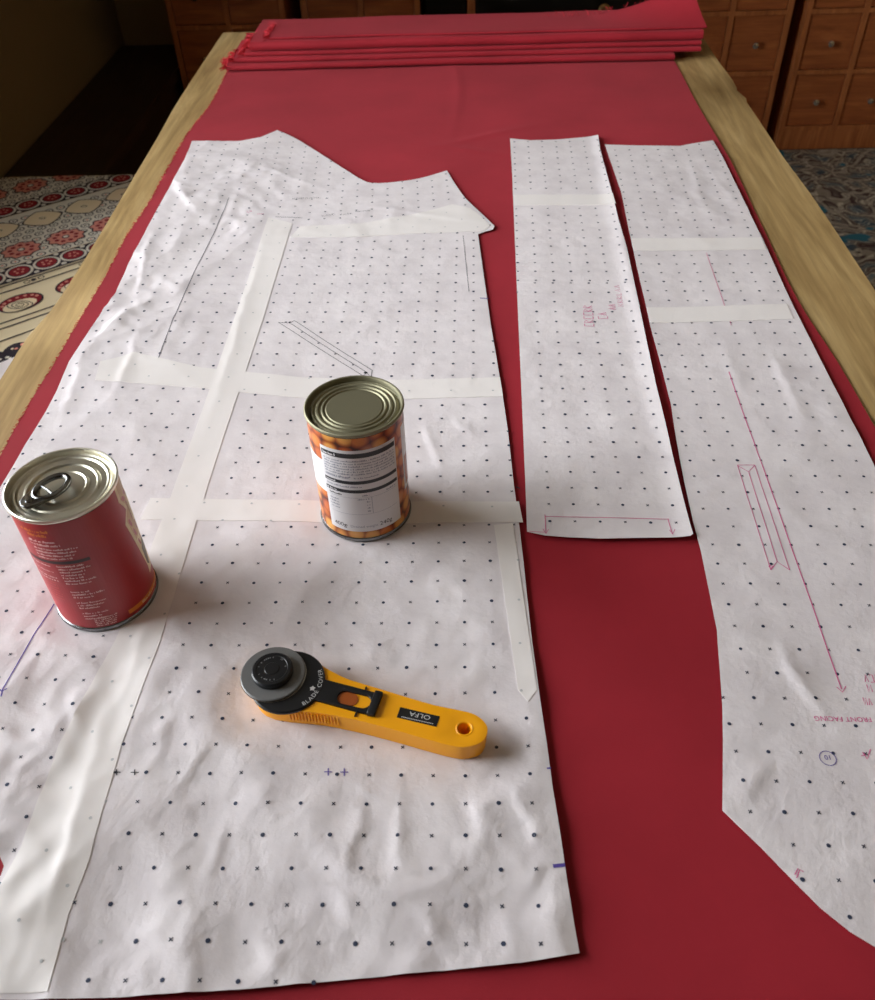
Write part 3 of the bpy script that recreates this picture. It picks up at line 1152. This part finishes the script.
def tin(loc, name, label, cat, lidmat, lidprof, group):
    t = empty(name, (loc[0], loc[1], PB - .0018))
    t.scale = (1.012, 1.012, 1.035 if loc is CAN1 else 1.078)
    tag(t, label, cat, group)
    bm = bmesh.new()
    prof = [(0, .0024), (.030, .0024), (.0325, .0008), (.0355, .0002), (.0380, .0004), (.0384, .0013), (.0379, .0030), (RC - .0006, .0036), (RC - .0006, HC - .0036)]
    lathe(bm, prof, 96)
    obj('can_body', bm, M['tab'], t, 40)
    bm = bmesh.new()
    lathe(bm, lidprof, 96)
    obj('lid', bm, lidmat, t, 30)
    return t


def ridges(steps):
    """a lid: rolled rim, sunk panel, pressed rings"""
    H_ = HC
    p = [(RC - .0006, H_ - .0038), (.0378, H_ - .0032), (.0384, H_ - .0018), (.0382, H_ - .0005), (.0374, H_), (.0364, H_ - .0003), (.0360, H_ - .0012), (.0356, H_ - .0042), (.0346, H_ - .0048)]
    for r, z in steps:
        p.append((r, H_ + z))
    p.append((0, H_ + steps[-1][1]))
    return p


def label_tube(bm, r, h0, h1, mi=0, uv=None):
    n = 96
    lo = [bm.verts.new((r * math.cos(2 * PI * k / n), r * math.sin(2 * PI * k / n), h0)) for k in range(n)]
    hi = [bm.verts.new((r * math.cos(2 * PI * k / n), r * math.sin(2 * PI * k / n), h1)) for k in range(n)]
    for k in range(n):
        f = bm.faces.new((lo[k], lo[(k + 1) % n], hi[(k + 1) % n], hi[k]))
        f.material_index = mi
        if uv is not None:
            for lp, (u, v) in zip(f.loops, ((k / n, 0), ((k + 1) / n, 0), ((k + 1) / n, 1), (k / n, 1))):
                lp[uv].uv = (u * 18, v * 8.2)


st1 = [(.0330, -.0030), (.0318, -.0028), (.0308, -.0038), (.0300, -.0038), (.0290, -.0026), (.0276, -.0026), (.0266, -.0038), (.0258, -.0038), (.0248, -.0027), (.0238, -.0027), (.0230, -.0036), (.0222, -.0036), (.0214, -.0030)]
beans = tin(CAN1, 'food_can', 'food tin with bean picture label and plain ringed lid, in the middle of the paper', 'tin', M['tin_dull'], ridges(st1), 'tins used as weights')
w = Wrap(FACE1, RC, HC)
uvl = w.bm.loops.layers.uv.new('UVMap')
label_tube(w.bm, RC, .0038, HC - .0040, 0, uvl)
w.rect(-110, -50.5, .42, .72, 1, .0001)               # pale band at the side
w.rect(62, 150, .30, .88, 1, .0001)
w.rect(66, 78, .34, .60, 0, .0002)
w.rect(-50.5, 47, .10, .862, 1, .00014)
w.rect(-50.5, 47, .858, .862, 1, .0002)
for (b0, b1) in ((.795, .835), (.560, .590), (.478, .508)):
    w.rect(-49, 45.5, b0, b1, 2, .00022)
w.words(-48, -30, .802, .022, 1, 90, .0003); w.words(-48, -34, .566, .016, 1, 91, .0003); w.words(-48, -34, .484, .016, 1, 92, .0003)
for i in range(7):
    w.words(-47, 44, .762 - i * .0235, .013, 3, 100 + i, .0002, 1.0 if i not in (6,) else .35)
w.words(-47, -16, .612, .013, 3, 111); w.words(-10, 20, .612, .012, 3, 112)
w.words(-47, -2, .530, .013, 3, 113); w.words(-46, -28, .447, .014, 2, 114); w.words(-4, 6, .447, .013, 3, 115); w.words(28, 42, .447, .013, 3, 116)
w.words(-10, 6, .412, .012, 3, 117)
for i in range(4):
    w.words(-46, -33, .395 - i * .027, .013, 3, 120 + i)
    w.words(2, 6, .385 - i * .03, .012, 3, 130 + i)
w.rect(-45, 43, .432, .434, 3, .0002); w.rect(-45, 43, .272, .274, 3, .0002)
w.rect(8, 8.6, .272, .432, 3, .0002)
w.text('400g', -44, .137, .0058, 2); w.text('\u212e', -30.5, .137, .0052, 2)
w.text('Drained weight', -22, .140, .0036, 3); w.text('240g', 15, .137, .0058, 2)
obj('paper_label', w.bm, [M['beans'], M['lab_panel'], M['lab_black'], M['lab_grey']], beans)

st2 = [(.0336, -.0044), (.0326, -.0030), (.0312, -.0030), (.0300, -.0040), (.0262, -.0040), (.0250, -.0032), (.0238, -.0032), (.0228, -.0044), (.0184, -.0044), (.0172, -.0034), (.0162, -.0034), (.0152, -.0042)]
redt = tin(CAN2, 'food_can', 'red labelled food tin with ring pull lid, beside the frayed cloth edge', 'tin', M['tin'], ridges(st2), 'tins used as weights')
w = Wrap(FACE2, RC, HC)
label_tube(w.bm, RC, .0038, HC - .0040, 0)
w.words(-66, -32, .893, .022, 2, 200); w.words(-58, -36, .860, .022, 2, 201)
for i in range(2):
    w.words(-60, -30 + i * 4, .812 - i * .03, .018, 1, 205 + i)
for i in range(4):
    w.words(-58, -10 - i * 3, .750 - i * .026, .014, 1, 210 + i, .0002, 1)
w.rect(-76, -3, .632, .658, 3, .0002)
for i in range(14):
    if i in (0, 2, 4, 5):
        w.words(-74, -46, .600 - i * .026, .013, 1, 230 + i, .0002, .9)
    elif i not in (1, 3) and i < 13:
        w.words(-72, -50, .600 - i * .026, .012, 5, 230 + i, .0002, .9)
for i in range(20):
    if i in (7, 8, 12, 16):
        continue
    w.words(-40 + i * .25, -6 + rnd.uniform(-14, 3), .606 - i * .0255, .014, 1, 260 + i)
for i in range(5):
    w.words(-26, 0 - i, .118 - i * .017, .012, 1, 300 + i)
# picture panel at the side with a jagged cream border
jag = [(.965, 53), (.86, 52), (.80, 58), (.76, 61), (.69, 49), (.60, 52), (.50, 55), (.40, 58), (.30, 61), (.24, 63), (.18, 61)]
for (h0, s0), (h1, s1) in zip(jag, jag[1:]):
    w.poly([(s0, h0), (s1, h1), (s1 + 4.5, h1), (s0 + 4.5, h0)], 4, .0002)
    k = 9
    for i in range(k):
        a0, a1 = s0 + 4.5 + (150 - s0) * i / k, s0 + 4.5 + (150 - s0) * (i + 1) / k
        b0, b1 = s1 + 4.5 + (150 - s1) * i / k, s1 + 4.5 + (150 - s1) * (i + 1) / k
        w.poly([(a0, h0), (b0, h1), (b1, h1), (a1, h0)], 6 if h0 > .5 else 4, .00018)
w.band([(70, .62), (80, .58), (88, .60), (96, .66)], [(70, .78), (80, .80), (88, .80), (96, .76)], 4, .0003)
w.band([(64, .26), (70, .22), (76, .30), (82, .34)], [(64, .40), (70, .42), (76, .44), (82, .40)], 7, .0003)
w.rect(12, 26, .062, .098, 2, .00022)
w.rect(26, 96, .062, .098, 8, .00022)
w.words(30, 90, .068, .020, 4, 340, .0003)
obj('paper_label', w.bm, [M['red_label'], M['lab_white'], M['lab_orange'], M['lab_dark'], M['lab_cream'], M['red_label_light'], M['lab_tan'], M['lab_green'], M['lab_orange']], redt)
# ring pull: riveted nose and an open oval ring, pointing at the viewer's lower left
tab = empty('ring_pull', (0, 0, HC - .0040)); tab.parent = redt
a_ = math.radians(232)
tab.rotation_euler = (0, 0, a_)
bm = bmesh.new()
tube(bm, [(.0070 + .0125 * math.cos(2 * PI * k / 40), .0088 * math.sin(2 * PI * k / 40), .0046 - .0006 * math.cos(2 * PI * k / 40)) for k in range(40)], .0021, 8, 0, True)
tube(bm, [(.0105, -.0078, .0042), (.0098, 0, .0040), (.0105, .0078, .0042)], .0012, 6)
o_r = obj('ring', bm, M['tab'], tab, 60)
bm = bmesh.new()
prism(bm, [(.0140, -.0084), (.0190, -.0080), (.0245, -.0068), (.0290, -.0044), (.0306, 0), (.0290, .0044), (.0245, .0068), (.0190, .0080), (.0140, .0084), (.0172, .0040), (.0176, -.0040)], .0028, .0052, 0, .0006)
obj('nose', bm, M['tab'], tab, 40)
bm = bmesh.new()
lathe(bm, [(.0030, .0005), (.0030, .0050), (.0024, .0058), (.0012, .0060), (0, .0060)], 24, origin=(.0240, 0, 0))
obj('rivet', bm, M['tab'], tab, 40)

# ------------------------------------------------------------------ rotary cutter
cut = empty('rotary_cutter', (CUT0.x, CUT0.y, PB - .0018), CUTA)
tag(cut, 'yellow handled rotary fabric cutter with black and grey disc head, lying on the paper', 'cutter')
up = [(20, 24.5), (25, 24), (34, 20.5), (47, 17), (60, 15.5), (75, 14.2), (95, 12.4), (112, 11.2), (128, 11.4), (138, 11.2), (145, 8.6), (150, 4), (151.3, -.8)]
dn = [(151.3, -.8), (150, -6.5), (146, -11.2), (139, -14.6), (130, -15.6), (108, -14.6), (92, -13.6), (70, -12.8), (50, -13.0), (36, -14.0), (24, -16.0), (14, -17.4), (5, -18)]
arc = [(5 + 21 * math.cos(math.radians(a)), 3 + 21 * math.sin(math.radians(a))) for a in range(250, 75, -12)]
body = [(x / 1000, y / 1000) for x, y in smooth_line(up, 3)[:-1] + smooth_line(dn, 3) + arc]
hole = [(.136 + .0044 * math.cos(2 * PI * k / 24), -.0012 + .0044 * math.sin(2 * PI * k / 24)) for k in range(24)]
bm = bmesh.new()
prism(bm, body[::-1], .0004, .0175, 0, .0034, [hole])
# head is lower so that the guard sits on it
for v in bm.verts:
    if v.co.x < .034 and v.co.z > .008:
        k = min(1, max(0, (.034 - v.co.x) / .012))
        v.co.z -= .0006 * k
        # round the underside end
for v in bm.verts:
    if v.co.z < .002:
        c = Vector((.065, -.0015))
        v.co.x = c.x + (v.co.x - c.x) * .985
        v.co.y = c.y + (v.co.y - c.y) * .90
handle = obj('handle', bm, M['yellow'], cut, 35)
bm = bmesh.new()
for k in range(16):                                   # grip ribs
    x = .018 + k * .0022
    y = -.0172 + k * .00030
    box(bm, (x, y - .0004, .0060), (x + .0010, y + .0020, .0158), 0, .0003)
obj('grip_ribs', bm, M['yellow'], handle)
bm = bmesh.new()
lathe(bm, [(.0046, .0174), (.0053, .0178), (.0058, .0175)], 32, origin=(.136, -.0012, 0))
obj('hanging_hole_rim', bm, M['yellow'], handle, 60)
# black slide with oblong thumb hole
bm = bmesh.new()
sl = [(.022, -.0080), (.034, -.0058), (.072, -.0076), (.0755, -.006), (.0760, .0080), (.0735, .0100), (.034, .0116), (.022, .0140)]
obl = [(.0578 + (-.0055 if math.cos(a) < 0 else .0075) + .0052 * math.cos(a), .0012 + .0052 * math.sin(a)) for a in [2 * PI * k / 28 + .01 for k in range(28)]]
prism(bm, sl, .0166, .0192, 0, .0005, [obl])
box(bm, (.0705, -.0084, .0172), (.0765, .0112, .0208), 0, .0012)
box(bm, (.063, .0095, .0176), (.0640, .0132, .0186)); box(bm, (.063, -.0108, .0176), (.0640, -.0066, .0186))
slide = obj('blade_slide', bm, M['black_plastic'], cut, 35)
bm = bmesh.new()
prism(bm, [(.0578 + (-.0055 if math.cos(a) < 0 else -.0015) + .0050 * math.cos(a), .0012 + .0050 * math.sin(a)) for a in [2 * PI * k / 28 + .01 for k in range(28)]], .0170, .0180, 0)
obj('slot_pill', bm, M['red_brown'], slide)  # red brown pill filling the left part of the thumb hole
# black guard disc with lettering
bm = bmesh.new()
lathe(bm, [(0, .0164), (.0250, .0164), (.0257, .0170), (.0257, .0186), (.0249, .0194), (0, .0194)], 64, origin=(.0095, .0040, 0))
guard = obj('blade_guard', bm, M['black_plastic'], cut, 35)
bm = bmesh.new()


def arc_text(bm, s, c, r, a0, size, z, mi=0):
    """letters standing along an arc, feet outwards, reading anticlockwise"""
    a = a0
    for ch in s:
        if ch == ' ':
            a += .6 * size / r
            continue
        fs, w = text_faces(ch, size)
        am = a + w / 2 / r
        t = am + PI / 2
        o = (c[0] + r * math.cos(am), c[1] + r * math.sin(am))
        for f in fs:
            vs = []
            for x, y in f:
                u = x - w / 2
                vs.append(bm.verts.new((o[0] + u * math.cos(t) - y * math.sin(t), o[1] + u * math.sin(t) + y * math.cos(t), z)))
            try:
                fc = bm.faces.new(vs)
                fc.material_index = mi
            except ValueError:
                pass
        a += (w + size * .16) / r


gc = (.0095, .0040)
arc_text(bm, 'BLADE COVER', gc, .0243, math.radians(-42), .0042, .01952)
fl = []
for k in range(10):                                   # small five-lobed mark
    a = 2 * PI * k / 10 + .5
    r_ = .0021 if k % 2 == 0 else .0014
    fl.append(bm.verts.new((gc[0] + .0190 + r_ * math.cos(a), gc[1] - .0018 + r_ * math.sin(a), .01952)))
bm.faces.new(fl)
bmesh.ops.recalc_face_normals(bm, faces=bm.faces[:])
for f in bm.faces:
    if f.normal.z < 0:
        f.normal_flip()
o = obj('guard_lettering', bm, M['print_white'], guard, recalc=False)
# grey cover over the blade, steel blade edge, knob
bm = bmesh.new()
lathe(bm, [(.004, .0200), (.0217, .0200), (.0224, .0204), (.0224, .0214), (.0217, .0219), (.004, .0219)], 64, origin=(-.0018, .0060, 0))
obj('blade_cover', bm, M['cover_grey'], cut, 35)
bm = bmesh.new()
lathe(bm, [(.004, .0195), (.0219, .0196), (.0227, .0198), (.0219, .0200), (.004, .0201)], 72, origin=(-.0018, .0060, 0))
obj('blade', bm, M['chrome'], cut, 30)
bm = bmesh.new()
lathe(bm, [(0, .0218), (.0136, .0218), (.0142, .0224), (.0142, .0258), (.0132, .0268), (.0110, .0270), (.0106, .0267), (.0052, .0267), (.0048, .0270), (0, .0270)], 64, origin=(-.0018, .0060, 0))
knob = obj('blade_knob', bm, M['black_plastic'], cut, 35)
bm = bmesh.new()
r0 = random.Random(5)
a = 0.0
while a < 2 * PI - .1:                                # ring of tiny print round the knob
    d = r0.uniform(.05, .12)
    if r0.random() > .12:
        vs = [(.0088, a), (.0099, a), (.0099, a + d), (.0088, a + d)]
        f = bm.faces.new([bm.verts.new((-.0018 + r * math.cos(t), .0060 + r * math.sin(t), .02682)) for r, t in vs])
        f.normal_update()
        if f.normal.z < 0:
            f.normal_flip()
        f.material_index = 0 if r0.random() < .45 else 1
    a += d + .05
for k in range(4):
    t = PI / 4 + k * PI / 2
    c = (.0022 * math.cos(t), .0022 * math.sin(t))
    f = bm.faces.new([bm.verts.new((-.0018 + c[0] + .0014 * math.cos(2 * PI * j / 10), .0060 + c[1] + .0014 * math.sin(2 * PI * j / 10), .02712)) for j in range(10)])
    f.material_index = 1
obj('knob_print', bm, [M['print_grey'], M['black_plastic']], knob, recalc=False)
# name plate
bm = bmesh.new()
prism(bm, [(.0905, -.0042), (.1180, -.0046), (.1180, .0036), (.0905, .0040)], .0172, .0178, 0, .0002)
plate = obj('name_plate', bm, M['black_plastic'], cut)
bm = bmesh.new()
fs, w_ = text_faces('OLFA', .0064)
for f in fs:
    bm.faces.new([bm.verts.new((.1125 - x * .94, .0012 - y * .74 + .0010, .01786)) for x, y in f])
for k in range(20):
    x = .0935 + k * .0011
    bm.faces.new([bm.verts.new(p) for p in ((x, -.0034, .01786), (x + .0008, -.0034, .01786), (x + .0008, -.0028, .01786), (x, -.0028, .01786))])
for f in bm.faces:
    f.normal_update()
    if f.normal.z < 0:
        f.normal_flip()
obj('plate_lettering', bm, M['print_white'], plate, recalc=False)

# ------------------------------------------------------------------ drawer cabinets along the back wall
CW, CD, CHT = .385, .30, 1.30


def cabinet(x0, label):
    root = empty('drawer_cabinet', (x0, 3.165, 0))
    tag(root, label, 'cabinet', 'drawer cabinets along the back wall')
    bm = bmesh.new()
    box(bm, (0, .02, 0), (.018, CD, CHT)); box(bm, (CW - .018, .02, 0), (CW, CD, CHT))
    box(bm, (0, .0, CHT), (CW, CD, CHT + .022), 0, .003)
    box(bm, (.018, CD - .012, .06), (CW - .018, CD, CHT))
    box(bm, (0, .0, 0.0), (.018, .02, CHT)); box(bm, (CW - .018, .0, 0.0), (CW, .02, CHT))
    box(bm, (.018, .004, .0), (CW - .018, .02, .068), 0, .002)
    for r in range(7):
        z = .068 + r * .1853
        box(bm, (.018, .0, z), (CW - .018, CD - .012, z + .014))
    for r in range(6):
        z = .082 + r * .1853
        box(bm, (CW / 2 - .009, .0, z), (CW / 2 + .009, CD - .012, z + .1713))
    obj('carcass', bm, M['cabinet'], root)
    for r in range(6):
        for c in range(2):
            xa = .0195 if c == 0 else CW / 2 + .0105
            xb = CW / 2 - .0105 if c == 0 else CW - .0195
            z = .0835 + r * .1853
            bm = bmesh.new()
            box(bm, (xa, .006, z), (xb, .022, z + .1685), 0, .002)
            box(bm, (xa + .01, .022, z + .006), (xb - .01, CD - .03, z + .13))
            d = obj('drawer', bm, M['drawer'], root)
            bm = bmesh.new()
            lathe(bm, [(.0045, 0), (.0045, .008), (.0085, .012), (.0105, .017), (.0095, .022), (.005, .0245), (0, .025)], 20)
            bmesh.ops.transform(bm, matrix=Matrix.Translation(((xa + xb) / 2, .006, z + .083)) @ Matrix.Rotation(PI / 2, 4, 'X'), verts=bm.verts[:])
            obj('knob', bm, M['glass_knob'], d, 40)
    return root


cabinet(-.965, 'shadowed wooden drawer cabinet beside the dark bench')
cabinet(-.525, 'dim wooden drawer cabinet behind the fabric folds, next to the black cupboard')
cabinet(.676, 'wooden drawer cabinet just behind the raised fabric corner, partly hidden by the table')
cabinet(1.105, 'wooden drawer cabinet with knobs standing at the edge of the blue rug')
# black cupboard between them
cup = empty('black_cupboard', (-.125, 3.185, 0))
tag(cup, 'black painted cupboard with round brass knob between the wooden drawer cabinets', 'cupboard')
bm = bmesh.new()
box(bm, (0, .02, .0), (.80, .30, 1.2), 0, .003)
obj('carcass', bm, M['black_paint'], cup)
for xa, xb in ((.004, .132), (.172, .796)):
    bm = bmesh.new()
    box(bm, (xa, .0, .05), (xb, .019, 1.17), 0, .003)
    d = obj('door', bm, M['black_paint'], cup)
bm = bmesh.new()
lathe(bm, [(.008, 0), (.008, .012), (.018, .018), (.020, .026), (.014, .032), (0, .034)], 24)
bmesh.ops.transform(bm, matrix=Matrix.Translation((.579, 0, .468)) @ Matrix.Rotation(PI / 2, 4, 'X'), verts=bm.verts[:])
obj('knob', bm, M['brass'], d, 40)
bm = bmesh.new(); box(bm, (.138, -.004, .0), (.164, .0195, 1.2), 0, .002)
obj('stile', bm, M['cabinet'], cup)

# ------------------------------------------------------------------ rug
bm = bmesh.new()
prism(bm, [(.52, -.3), (2.15, -.3), (2.15, 3.14), (.52, 3.14)], .0005, .011, 0, .003)
tag(obj('patterned_rug', bm, M['rug']), 'dark blue and beige patterned rug on the floor in front of the cabinets', 'rug')

# ------------------------------------------------------------------ low dark bench by the wall and the daybed
bench = empty('low_bench', (-1.11, 2.85, 0))
tag(bench, 'long low dark wooden bench against the wall beyond the printed bedcover', 'bench')
bm = bmesh.new(); box(bm, (-.135, -.60, .285), (.135, .60, .32), 0, .004)
obj('bench_seat', bm, M['dark_wood'], bench)
bm = bmesh.new(); box(bm, (.10, -.58, .03), (.118, .58, .285))
obj('front_panel', bm, M['dark_wood'], bench)
for yy in (-.55, .55):
    bm = bmesh.new(); box(bm, (-.12, yy - .025, 0), (.10, yy + .025, .285), 0, .003)
    obj('leg', bm, M['dark_wood'], bench)

bed = empty('daybed', (-.92, 1.25, 0))
tag(bed, 'low daybed under the printed bedcover beside the table', 'daybed')
bm = bmesh.new()
box(bm, (-.31, -.95, .10), (.30, .95, .22), 0, .004)
obj('bed_frame', bm, M['dark_wood'], bed)
for xx in (-.28, .27):
    for yy in (-.91, .91):
        bm = bmesh.new(); box(bm, (xx - .03, yy - .03, 0), (xx + .03, yy + .03, .10), 0, .003)
        obj('leg', bm, M['dark_wood'], bed)
bm = bmesh.new(); box(bm, (-.30, -.94, .22), (.29, .94, .366), 0, .02)
obj('mattress', bm, M['mattress'], bed, 40)


def bed_z(x, y):
    z = .3705 + .003 * (noise.noise(Vector((x * 6, y * 5, 11))) + .3)
    z += .004 * math.exp(-(((x + .85) * .6 - (y - 1.62)) / .05) ** 2) * 0
    if y > 2.17:
        z -= min(.035, (y - 2.17) ** 2 * 16)
    return z


BO = [(-1.225, .35), (-.64, .35), (-.64, 1.9)] + [at(x, y, .365) for x, y in ((133, 169), (120, 166.5), (100, 165), (75, 167), (50, 170), (25, 172), (8, 172))] + [(-1.225, 2.19)]
BO[2] = (-.64, 2.15)
bc = Sheet(BO, .012, bed_z, .003)
E1 = Vector((.799, .602)); E2 = Vector((-.602, .799))


def uv(u, v):
    p = E1 * u + E2 * v
    return (p.x, p.y)


def ok(x, y, m=.0):
    return inside_poly(x, y, BO)


def band(v0, v1, mi, lift):
    nv = max(1, int((v1 - v0) / .015))
    dv = (v1 - v0) / nv
    for k in range(nv):
        u = -1.2
        while u < 1.8:
            q = [uv(u, v0 + k * dv), uv(u + .015, v0 + k * dv), uv(u + .015, v0 + (k + 1) * dv), uv(u, v0 + (k + 1) * dv)]
            if all(ok(*p) for p in q):
                bc.poly(q, mi, lift)
            u += .015


def safe_disc(u, v, r, mi, lift, **k):
    x, y = uv(u, v)
    if all(ok(x + r * 1.15 * math.cos(a), y + r * 1.15 * math.sin(a)) for a in (0, 1, 2, 3, 4, 5, 6)):
        bc.disc(x, y, r, mi, lift=lift, **k)


def ring(u, v, r, w_, mi, lift, ry=None):
    x, y = uv(u, v)
    if all(ok(x + r * math.cos(a), y + r * math.sin(a)) for a in (0, 1.5, 3, 4.5)):
        n = 16
        bc.line([(x + r * math.cos(2 * PI * k / n), y + (ry or r) * math.sin(2 * PI * k / n)) for k in range(n)], w_, mi, lift, .02, True)


ROT = math.atan2(E1.y, E1.x)
scal = lambda a: 1 + .10 * math.cos(9 * a)


def ornament(vlo, vhi, vros, vmed, u0):
    band(vlo, vhi, 1, .0006)
    # scattered scroll rings
    r1 = random.Random(int(vlo * 1000))
    vv = vlo + .012
    row = 0
    while vv < vhi - .01:
        uu = -1.0 + (row % 2) * .014
        while uu < 1.6:
            ring(uu, vv, .0092, .0028, 2, .0009)
            safe_disc(uu, vv, .0030, 4 if r1.random() < .25 else 2, .0009)
            uu += .028
        vv += .026
        row += 1
    for k in range(-14, 16):
        for vr in vros:
            safe_disc(u0 + .1 * k, vr, .043, 2, .0012, n=36, rim=scal, ry=.039, rot=ROT)
            safe_disc(u0 + .1 * k, vr, .039, 4, .0015, n=36, rim=scal, ry=.035, rot=ROT)
            for j in range(9):
                a = 2 * PI * j / 9
                safe_disc(u0 + .1 * k + .024 * math.cos(a), vr + .022 * math.sin(a), .0055, 3, .0018)
            safe_disc(u0 + .1 * k, vr, .009, 2, .0018); safe_disc(u0 + .1 * k, vr, .006, 1, .0021)
        for vm_ in vmed:
            dm = lambda a: 1 - .16 * abs(math.sin(2 * a))
            safe_disc(u0 + .1 * k - .012, vm_, .048, 2, .0012, n=32, rim=dm, ry=.044, rot=ROT)
            safe_disc(u0 + .1 * k - .012, vm_, .044, 5, .0015, n=32, rim=dm, ry=.040, rot=ROT)
            ring(u0 + .1 * k - .012, vm_, .007, .002, 2, .0018, .004)


def redband(v):
    band(v - .034, v + .034, 2, .0012)
    for k in range(-22, 28):
        u = .02 + .0585 * k
        safe_disc(u, v, .029, 1, .0015, n=20)
        safe_disc(u, v, .0235, 2, .0018, n=20)
        safe_disc(u, v, .021, 3, .0021, n=20)
        for j in range(5):
            a = 2 * PI * j / 5 + k
            safe_disc(u + .009 * math.cos(a), v + .009 * math.sin(a), .0032, 4, .0024)
        for sg in (-1, 1):
            safe_disc(u + .029, v + sg * .026, .006, 1, .0018)


ornament(1.95, 2.20, [2.01], [2.14], .387)
ornament(2.27, 2.55, [2.345, 2.47], [], .41)
ornament(2.62, 2.9, [2.68], [2.8], .387)
for v in (2.235, 1.912, 2.585):
    redband(v)
for v in (1.868, 1.842, 1.725, 1.705, 1.660, 1.48, 1.46):
    band(v, v + .0045, 2, .0008)
for k in range(-12, 16):                               # paisley row
    u, v = .217 + .118 * k, 1.783
    safe_disc(u, v, .046, 2, .0009, n=24, ry=.034, rot=ROT)
    safe_disc(u, v, .042, 3, .0012, n=24, ry=.030, rot=ROT)
    safe_disc(u - .004, v - .010, .034, 5, .0015, n=24, ry=.021, rot=ROT)
    for j in range(3):
        ring(u - .004, v - .010, .008 + j * .009, .0022, 2, .0018, .005 + j * .005)
    for j in range(7):
        a = PI * (j + .5) / 7
        safe_disc(u + .036 * math.cos(a), v + .022 * math.sin(a), .004, 4, .0018)
    # small figures in the plain stripe
    safe_disc(u + .05, 1.858, .006, 2, .0009); ring(u + .066, 1.858, .006, .002, 2, .0009); ring(u + .036, 1.858, .006, .002, 2, .0009)
for k in range(-24, 30):                               # dense dark border
    u = .01 + .05 * k
    safe_disc(u, 1.59, .034, 2, .0009, n=20, ry=.046, rot=ROT)
    for j in range(14):
        a = rnd.uniform(0, 2 * PI); rr = rnd.uniform(.004, .030)
        safe_disc(u + rr * math.cos(a), 1.59 + 1.3 * rr * math.sin(a), rnd.uniform(.003, .005), rnd.choice((1, 4, 5, 1)), .0012)
bo = bc.done('printed_bedcover', [M['cloth'], M['cl_grey'], M['cl_dark'], M['cl_red'], M['cl_pink'], M['cl_beige']])
tag(bo, 'block printed bedcover with rosettes and paisleys in red, black and cream on the daybed', 'bedcover')

# loose white sheet lying on the bedcover
q = [at(x, y, .381) for x, y in ((-14, 369), (14.5, 358.5))]
d = Vector((q[1][0] - q[0][0], q[1][1] - q[0][1])).normalized()
nrm = Vector((d.y, -d.x))
A = Vector(q[1]) + d * .05
PO = [tuple(A), tuple(A - d * .21), tuple(A - d * .21 + nrm * .297), tuple(A + nrm * .297)]
ws = Sheet(PO, .015, lambda x, y: .3825 + .003 * abs(noise.noise(Vector((x * 8, y * 8, 1)))), .0004)
tag(ws.done('paper_sheet', [M['paper']]), 'plain white sheet of paper lying on the printed bedcover', 'paper')

# ------------------------------------------------------------------ light: a bright overcast sky beyond the window
wd = bpy.data.worlds.new('overcast sky')
bpy.context.scene.world = wd
wd.use_nodes = True
bg = wd.node_tree.nodes['Background']
bg.inputs[0].default_value = (.93, .97, 1.0, 1)
bg.inputs[1].default_value = 16.0
la = bpy.data.lights.new('window portal', 'AREA')
la.shape = 'RECTANGLE'
la.size = WZ1 - WZ0
la.size_y = WY1 - WY0
la.cycles.is_portal = True
lo_ = bpy.data.objects.new('window_portal', la)
lo_.location = (XL - WT - .01, (WY0 + WY1) / 2, (WZ0 + WZ1) / 2)
lo_.rotation_euler = (0, -PI / 2, 0)
C.objects.link(lo_)

# ------------------------------------------------------------------ camera
cam = bpy.data.cameras.new('camera')
cam.sensor_fit = 'HORIZONTAL'
cam.sensor_width = 36
cam.lens = F * 36 / 875
cam.clip_start = .02
cam.dof.use_dof = True
cam.dof.focus_distance = .74
cam.dof.aperture_fstop = 16
co = bpy.data.objects.new('camera', cam)
r0, r1, r2 = [Vector(r) for r in R]
mw = Matrix((r0, -r1, -r2)).transposed().to_4x4()
mw.translation = (0, 0, PB + CAMH)
co.matrix_world = mw
C.objects.link(co)
sc = bpy.context.scene
sc.camera = co
sc.view_settings.view_transform = 'Standard'
sc.view_settings.look = 'None'
sc.view_settings.exposure = 0.0
sc.view_settings.gamma = 1.0
sc.view_settings.use_curve_mapping = False
sc.cycles.max_bounces = 8
sc.cycles.diffuse_bounces = 5
sc.cycles.use_denoising = True
